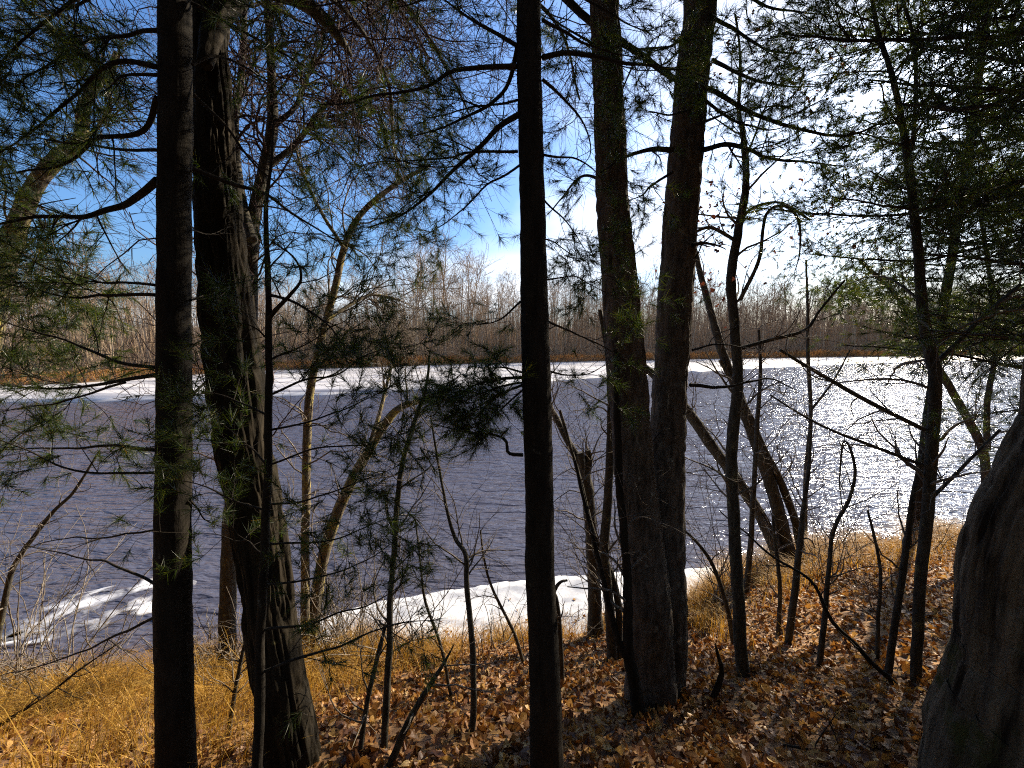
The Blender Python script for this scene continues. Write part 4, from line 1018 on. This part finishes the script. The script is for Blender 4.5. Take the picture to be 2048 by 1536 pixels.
def far_variant(seed, H, n1, n2, n3, rt=0.16):
    r = np.random.default_rng(seed)
    P = np.zeros((1, 12, 3)); d = np.array((r.normal(0, 0.05), r.normal(0, 0.05), 1.0))
    for k in range(1, 12):
        d = unit(d + np.append(r.normal(0, 0.05, 2), 0.05)); P[0, k] = P[0, k - 1] + d * H / 11
    P[0, 0, 2] = -0.3
    R = rt * np.linspace(1, 0.25, 12)[None]
    A, RA = sprout(r, P, R, n1, 0.35, 1.0, (20, 50), (0.35, 0.7), True, 0.5, 7, 0.10, 0.09, 0.03, 0.3)
    Bq, RB = sprout(r, A, RA, n2, 0.15, 1.0, (20, 50), (0.35, 0.7), True, 0.5, 5, 0.13, 0.06, 0.018, 0.5)
    Cq, RC = sprout(r, Bq, RB, n3, 0.1, 1.0, (20, 50), (0.5, 0.9), True, 0.6, 4, 0.15, 0.05, 0.011, 0.6)
    a = MB(); tubes(a, P, R, 7)
    b = MB(); tubes(b, A, RA, 4); tubes(b, Bq, RB, 3); tubes(b, Cq, RC, 3)
    return a, b
variants = []
for k in range(7):
    a, b = far_variant(900 + k, 15.0, 16, 70, 260, 0.15)
    variants.append((a.mesh('trunk', M['far_bark']), b.mesh('crown', M['far_twig'])))
def far_tree(x, y, s, lab, k, grp):
    o = bpy.data.objects.new('bare_tree', None); COL.objects.link(o)
    o.location = (x, y, far_height(x, y)); o.rotation_euler = (0, 0, rng.uniform(0, 6.28)); o.scale = (s * rng.uniform(0.85, 1.15),) * 2 + (s,)
    tag(o, lab, 'tree', grp)
    for nm, me in zip(('trunk', 'crown'), variants[k % 7]):
        c = bpy.data.objects.new(nm, me); COL.objects.link(c); c.parent = o
cnt = 0
for row in range(3):
    xk = -72.0
    while xk < 150:
        xk += rng.uniform(1.2, 3.2) * (1 + 0.004 * abs(xk))
        yk = float(far_shore(xk)) + 3 + row * 5 + rng.uniform(0, 5)
        if abs(xk) > yk * 1.45: continue
        s = rng.uniform(0.55, 1.1) * (0.9 + 0.1 * row) * (0.78 + 0.5 * float(noise2(xk * 0.11, 0.5, 93))) * (1.2 if abs(xk + 13) < 5 else 1.0)
        if xk < -20: s *= 0.82
        far_tree(xk, yk, s, 'bare leafless tree in the front of the wood across the river', cnt, 'front trees of the far wood'); cnt += 1
# the wood behind them, one mass
low = []
for k in range(6):
    r = np.random.default_rng(950 + k)
    P = np.zeros((1, 6, 3)); P[0, :, 2] = np.linspace(-0.3, 15, 6); P[0, 1:, :2] += r.normal(0, 0.25, (5, 2))
    R = 0.16 * np.linspace(1, 0.25, 6)[None]
    A, RA = sprout(r, P, R, 12, 0.3, 1.0, (20, 50), (0.35, 0.7), True, 0.5, 4, 0.10, 0.09, 0.03, 0.3)
    Bq, RB = sprout(r, A, RA, 70, 0.15, 1.0, (20, 50), (0.35, 0.7), True, 0.5, 3, 0.13, 0.06, 0.02, 0.5)
    Cq, RC = sprout(r, Bq, RB, 230, 0.1, 1.0, (20, 50), (0.5, 1.0), True, 0.6, 3, 0.15, 0.05, 0.012, 0.6)
    q = MB(); tubes(q, P, R, 5); tubes(q, A, RA, 3); k4 = len(q.f); spikes(q, Bq, 0.03); spikes(q, Cq, 0.022)
    low.append((np.concatenate(q.v), np.concatenate(q.f[:k4]), np.concatenate(q.f[k4:])))
mb = MB()
for i in range(330):
    xk = rng.uniform(-100, 230); yk = float(far_shore(xk)) + 12 + 100 * rng.random() ** 1.3
    if abs(xk) > yk * 1.5: continue
    V, f4, f3 = low[i % 6]; a = rng.uniform(0, 6.28); s = rng.uniform(0.7, 1.15) * (0.85 if xk < -20 else 1)
    Rm = np.array(((math.cos(a), -math.sin(a), 0), (math.sin(a), math.cos(a), 0), (0, 0, 1))) * s
    k0 = mb.n
    mb.add(V @ Rm.T + np.array((xk, yk, float(far_height(xk, yk)))), f4); mb.f.append(f3 + k0)
tag(mb.build('far_wood', M['far_twig'], smooth=False), 'brown leafless wood massed behind the front trees across the river', 'wood', kind='stuff')
n = 12500
x = -85 + 330 * rng.random(n) ** 0.9; y = far_shore(x) + 6 + 110 * rng.random(n) ** 1.2
b0 = np.column_stack((x, y, far_height(x, y) - 0.2)); hh = rng.uniform(5, 12.5, n) * np.where(x < -20, 0.85, 1.0) * (0.8 + 0.5 * noise2(x * 0.09, y * 0.05, 91))
dv = unit(np.column_stack((rng.normal(0, 0.05, n), rng.normal(0, 0.05, n), np.ones(n))))
P = np.stack((b0, b0 + dv * hh[:, None]), 1)
mb = MB(); spikes(mb, P, rng.uniform(0.05, 0.12, n)[:, None])
tq = np.repeat(rng.uniform(0.35, 0.95, (n, 1)), 7, 0) * rng.uniform(0.8, 1.05, (n * 7, 1))
b1 = np.repeat(b0, 7, 0) + np.repeat(dv * hh[:, None], 7, 0) * tq
P = np.stack((b1, b1 + unit(np.column_stack((rng.normal(0, 0.5, n * 7), rng.normal(0, 0.5, n * 7), rng.uniform(0.4, 1.4, n * 7)))) * rng.uniform(0.8, 2.6, (n * 7, 1))), 1)
spikes(mb, P, 0.022)
tag(mb.build('far_poles', M['far_bark'], smooth=False), 'countless thin grey trunks deep inside the wood across the river', 'wood', kind='stuff')
n = 80000
x = -80 + 260 * rng.random(n) ** 0.85; y = far_shore(x) + 2 + np.abs(rng.normal(0, 34, n))
P = np.zeros((n, 2, 3)); P[:, 0] = np.column_stack((x, y, far_height(x, y)))
L = rng.uniform(0.8, 1.0, n) * (1.2 + 6.5 * rng.random(n) ** 1.8)
P[:, 1] = P[:, 0] + unit(np.column_stack((rng.normal(0, 0.28, n), rng.normal(0, 0.28, n), np.ones(n)))) * L[:, None]
mb = MB(); spikes(mb, P, 0.03)
tag(mb.build('far_brush', M['far_twig'], smooth=False), 'brown brush under the trees across the river', 'brush', kind='stuff')

# ------------------------------------------------------------------ upper crowns of the near pines, and unseen wood added to shade the near trunks
def clumps(mb, c, ext, n, rng, size=0.28):
    d = rng.normal(size=(n, 3)); p = c + unit(d) * rng.random((n, 1)) ** 0.4 * np.array(ext)
    a = unit(rng.normal(size=(n, 3)) * np.array((1, 1, 0.45))); b = unit(np.cross(a, rng.normal(size=(n, 3))))
    s_ = rng.uniform(0.6, 1.2, (n, 1)) * size
    mb.add(np.stack((p - b * s_ * 0.22, p + b * s_ * 0.22, p + a * s_), 1).reshape(-1, 3), np.arange(n * 3).reshape(-1, 3))
rng = np.random.default_rng(51)
for o in [o for o in list(COL.objects) if o.type == 'EMPTY' and o.name.startswith('pine_tree') and o.location[1] < 4.5]:
    mb = MB(); c = np.array(o.location)
    for zc in np.linspace(9.5, 14, 5): clumps(mb, np.array((c[0], c[1], zc)) + np.append(rng.normal(0, 0.6, 2), 0), (2.4, 2.2, 0.7), 1300, rng, 0.4)
    mb.build('crown', M['needle'], o, smooth=False)
mb, mt = MB(), MB()  # pines out of view, put in to keep sky light off the near trunks
for i in range(55):
    while True:
        xk, yk = rng.uniform(-24, 24), rng.uniform(-16, 1.5)
        if math.hypot(xk, yk) > 3.2 and (yk < -2.5 or abs(xk) > 7): break
    zk = float(height(xk, yk)); H = rng.uniform(10, 15)
    tubes(mt, np.array([(xk, yk, zk - 0.2), (xk, yk, zk + H * 0.5), (xk, yk, zk + H)])[None], np.array((0.18, 0.13, 0.03))[None], 8)
    for q in np.linspace(0.22, 1.0, 5): clumps(mb, np.array((xk, yk, zk + H * q)), (2.3 * (1.25 - q), 2.3 * (1.25 - q), H * 0.10), 300, rng, 0.75)
wb = tag(mt.build('wood', M['bark_smooth']), 'unseen pine wood added behind the viewpoint to shade the near trunks', 'wood', kind='stuff')
mb.build('crown', M['needle'], wb, smooth=False)
tot = sum(len(o.data.loops) - 2 * len(o.data.polygons) for o in bpy.data.objects if o.type == 'MESH')
print('TRIS', tot, 'objects', len(bpy.data.objects), 'far', cnt)
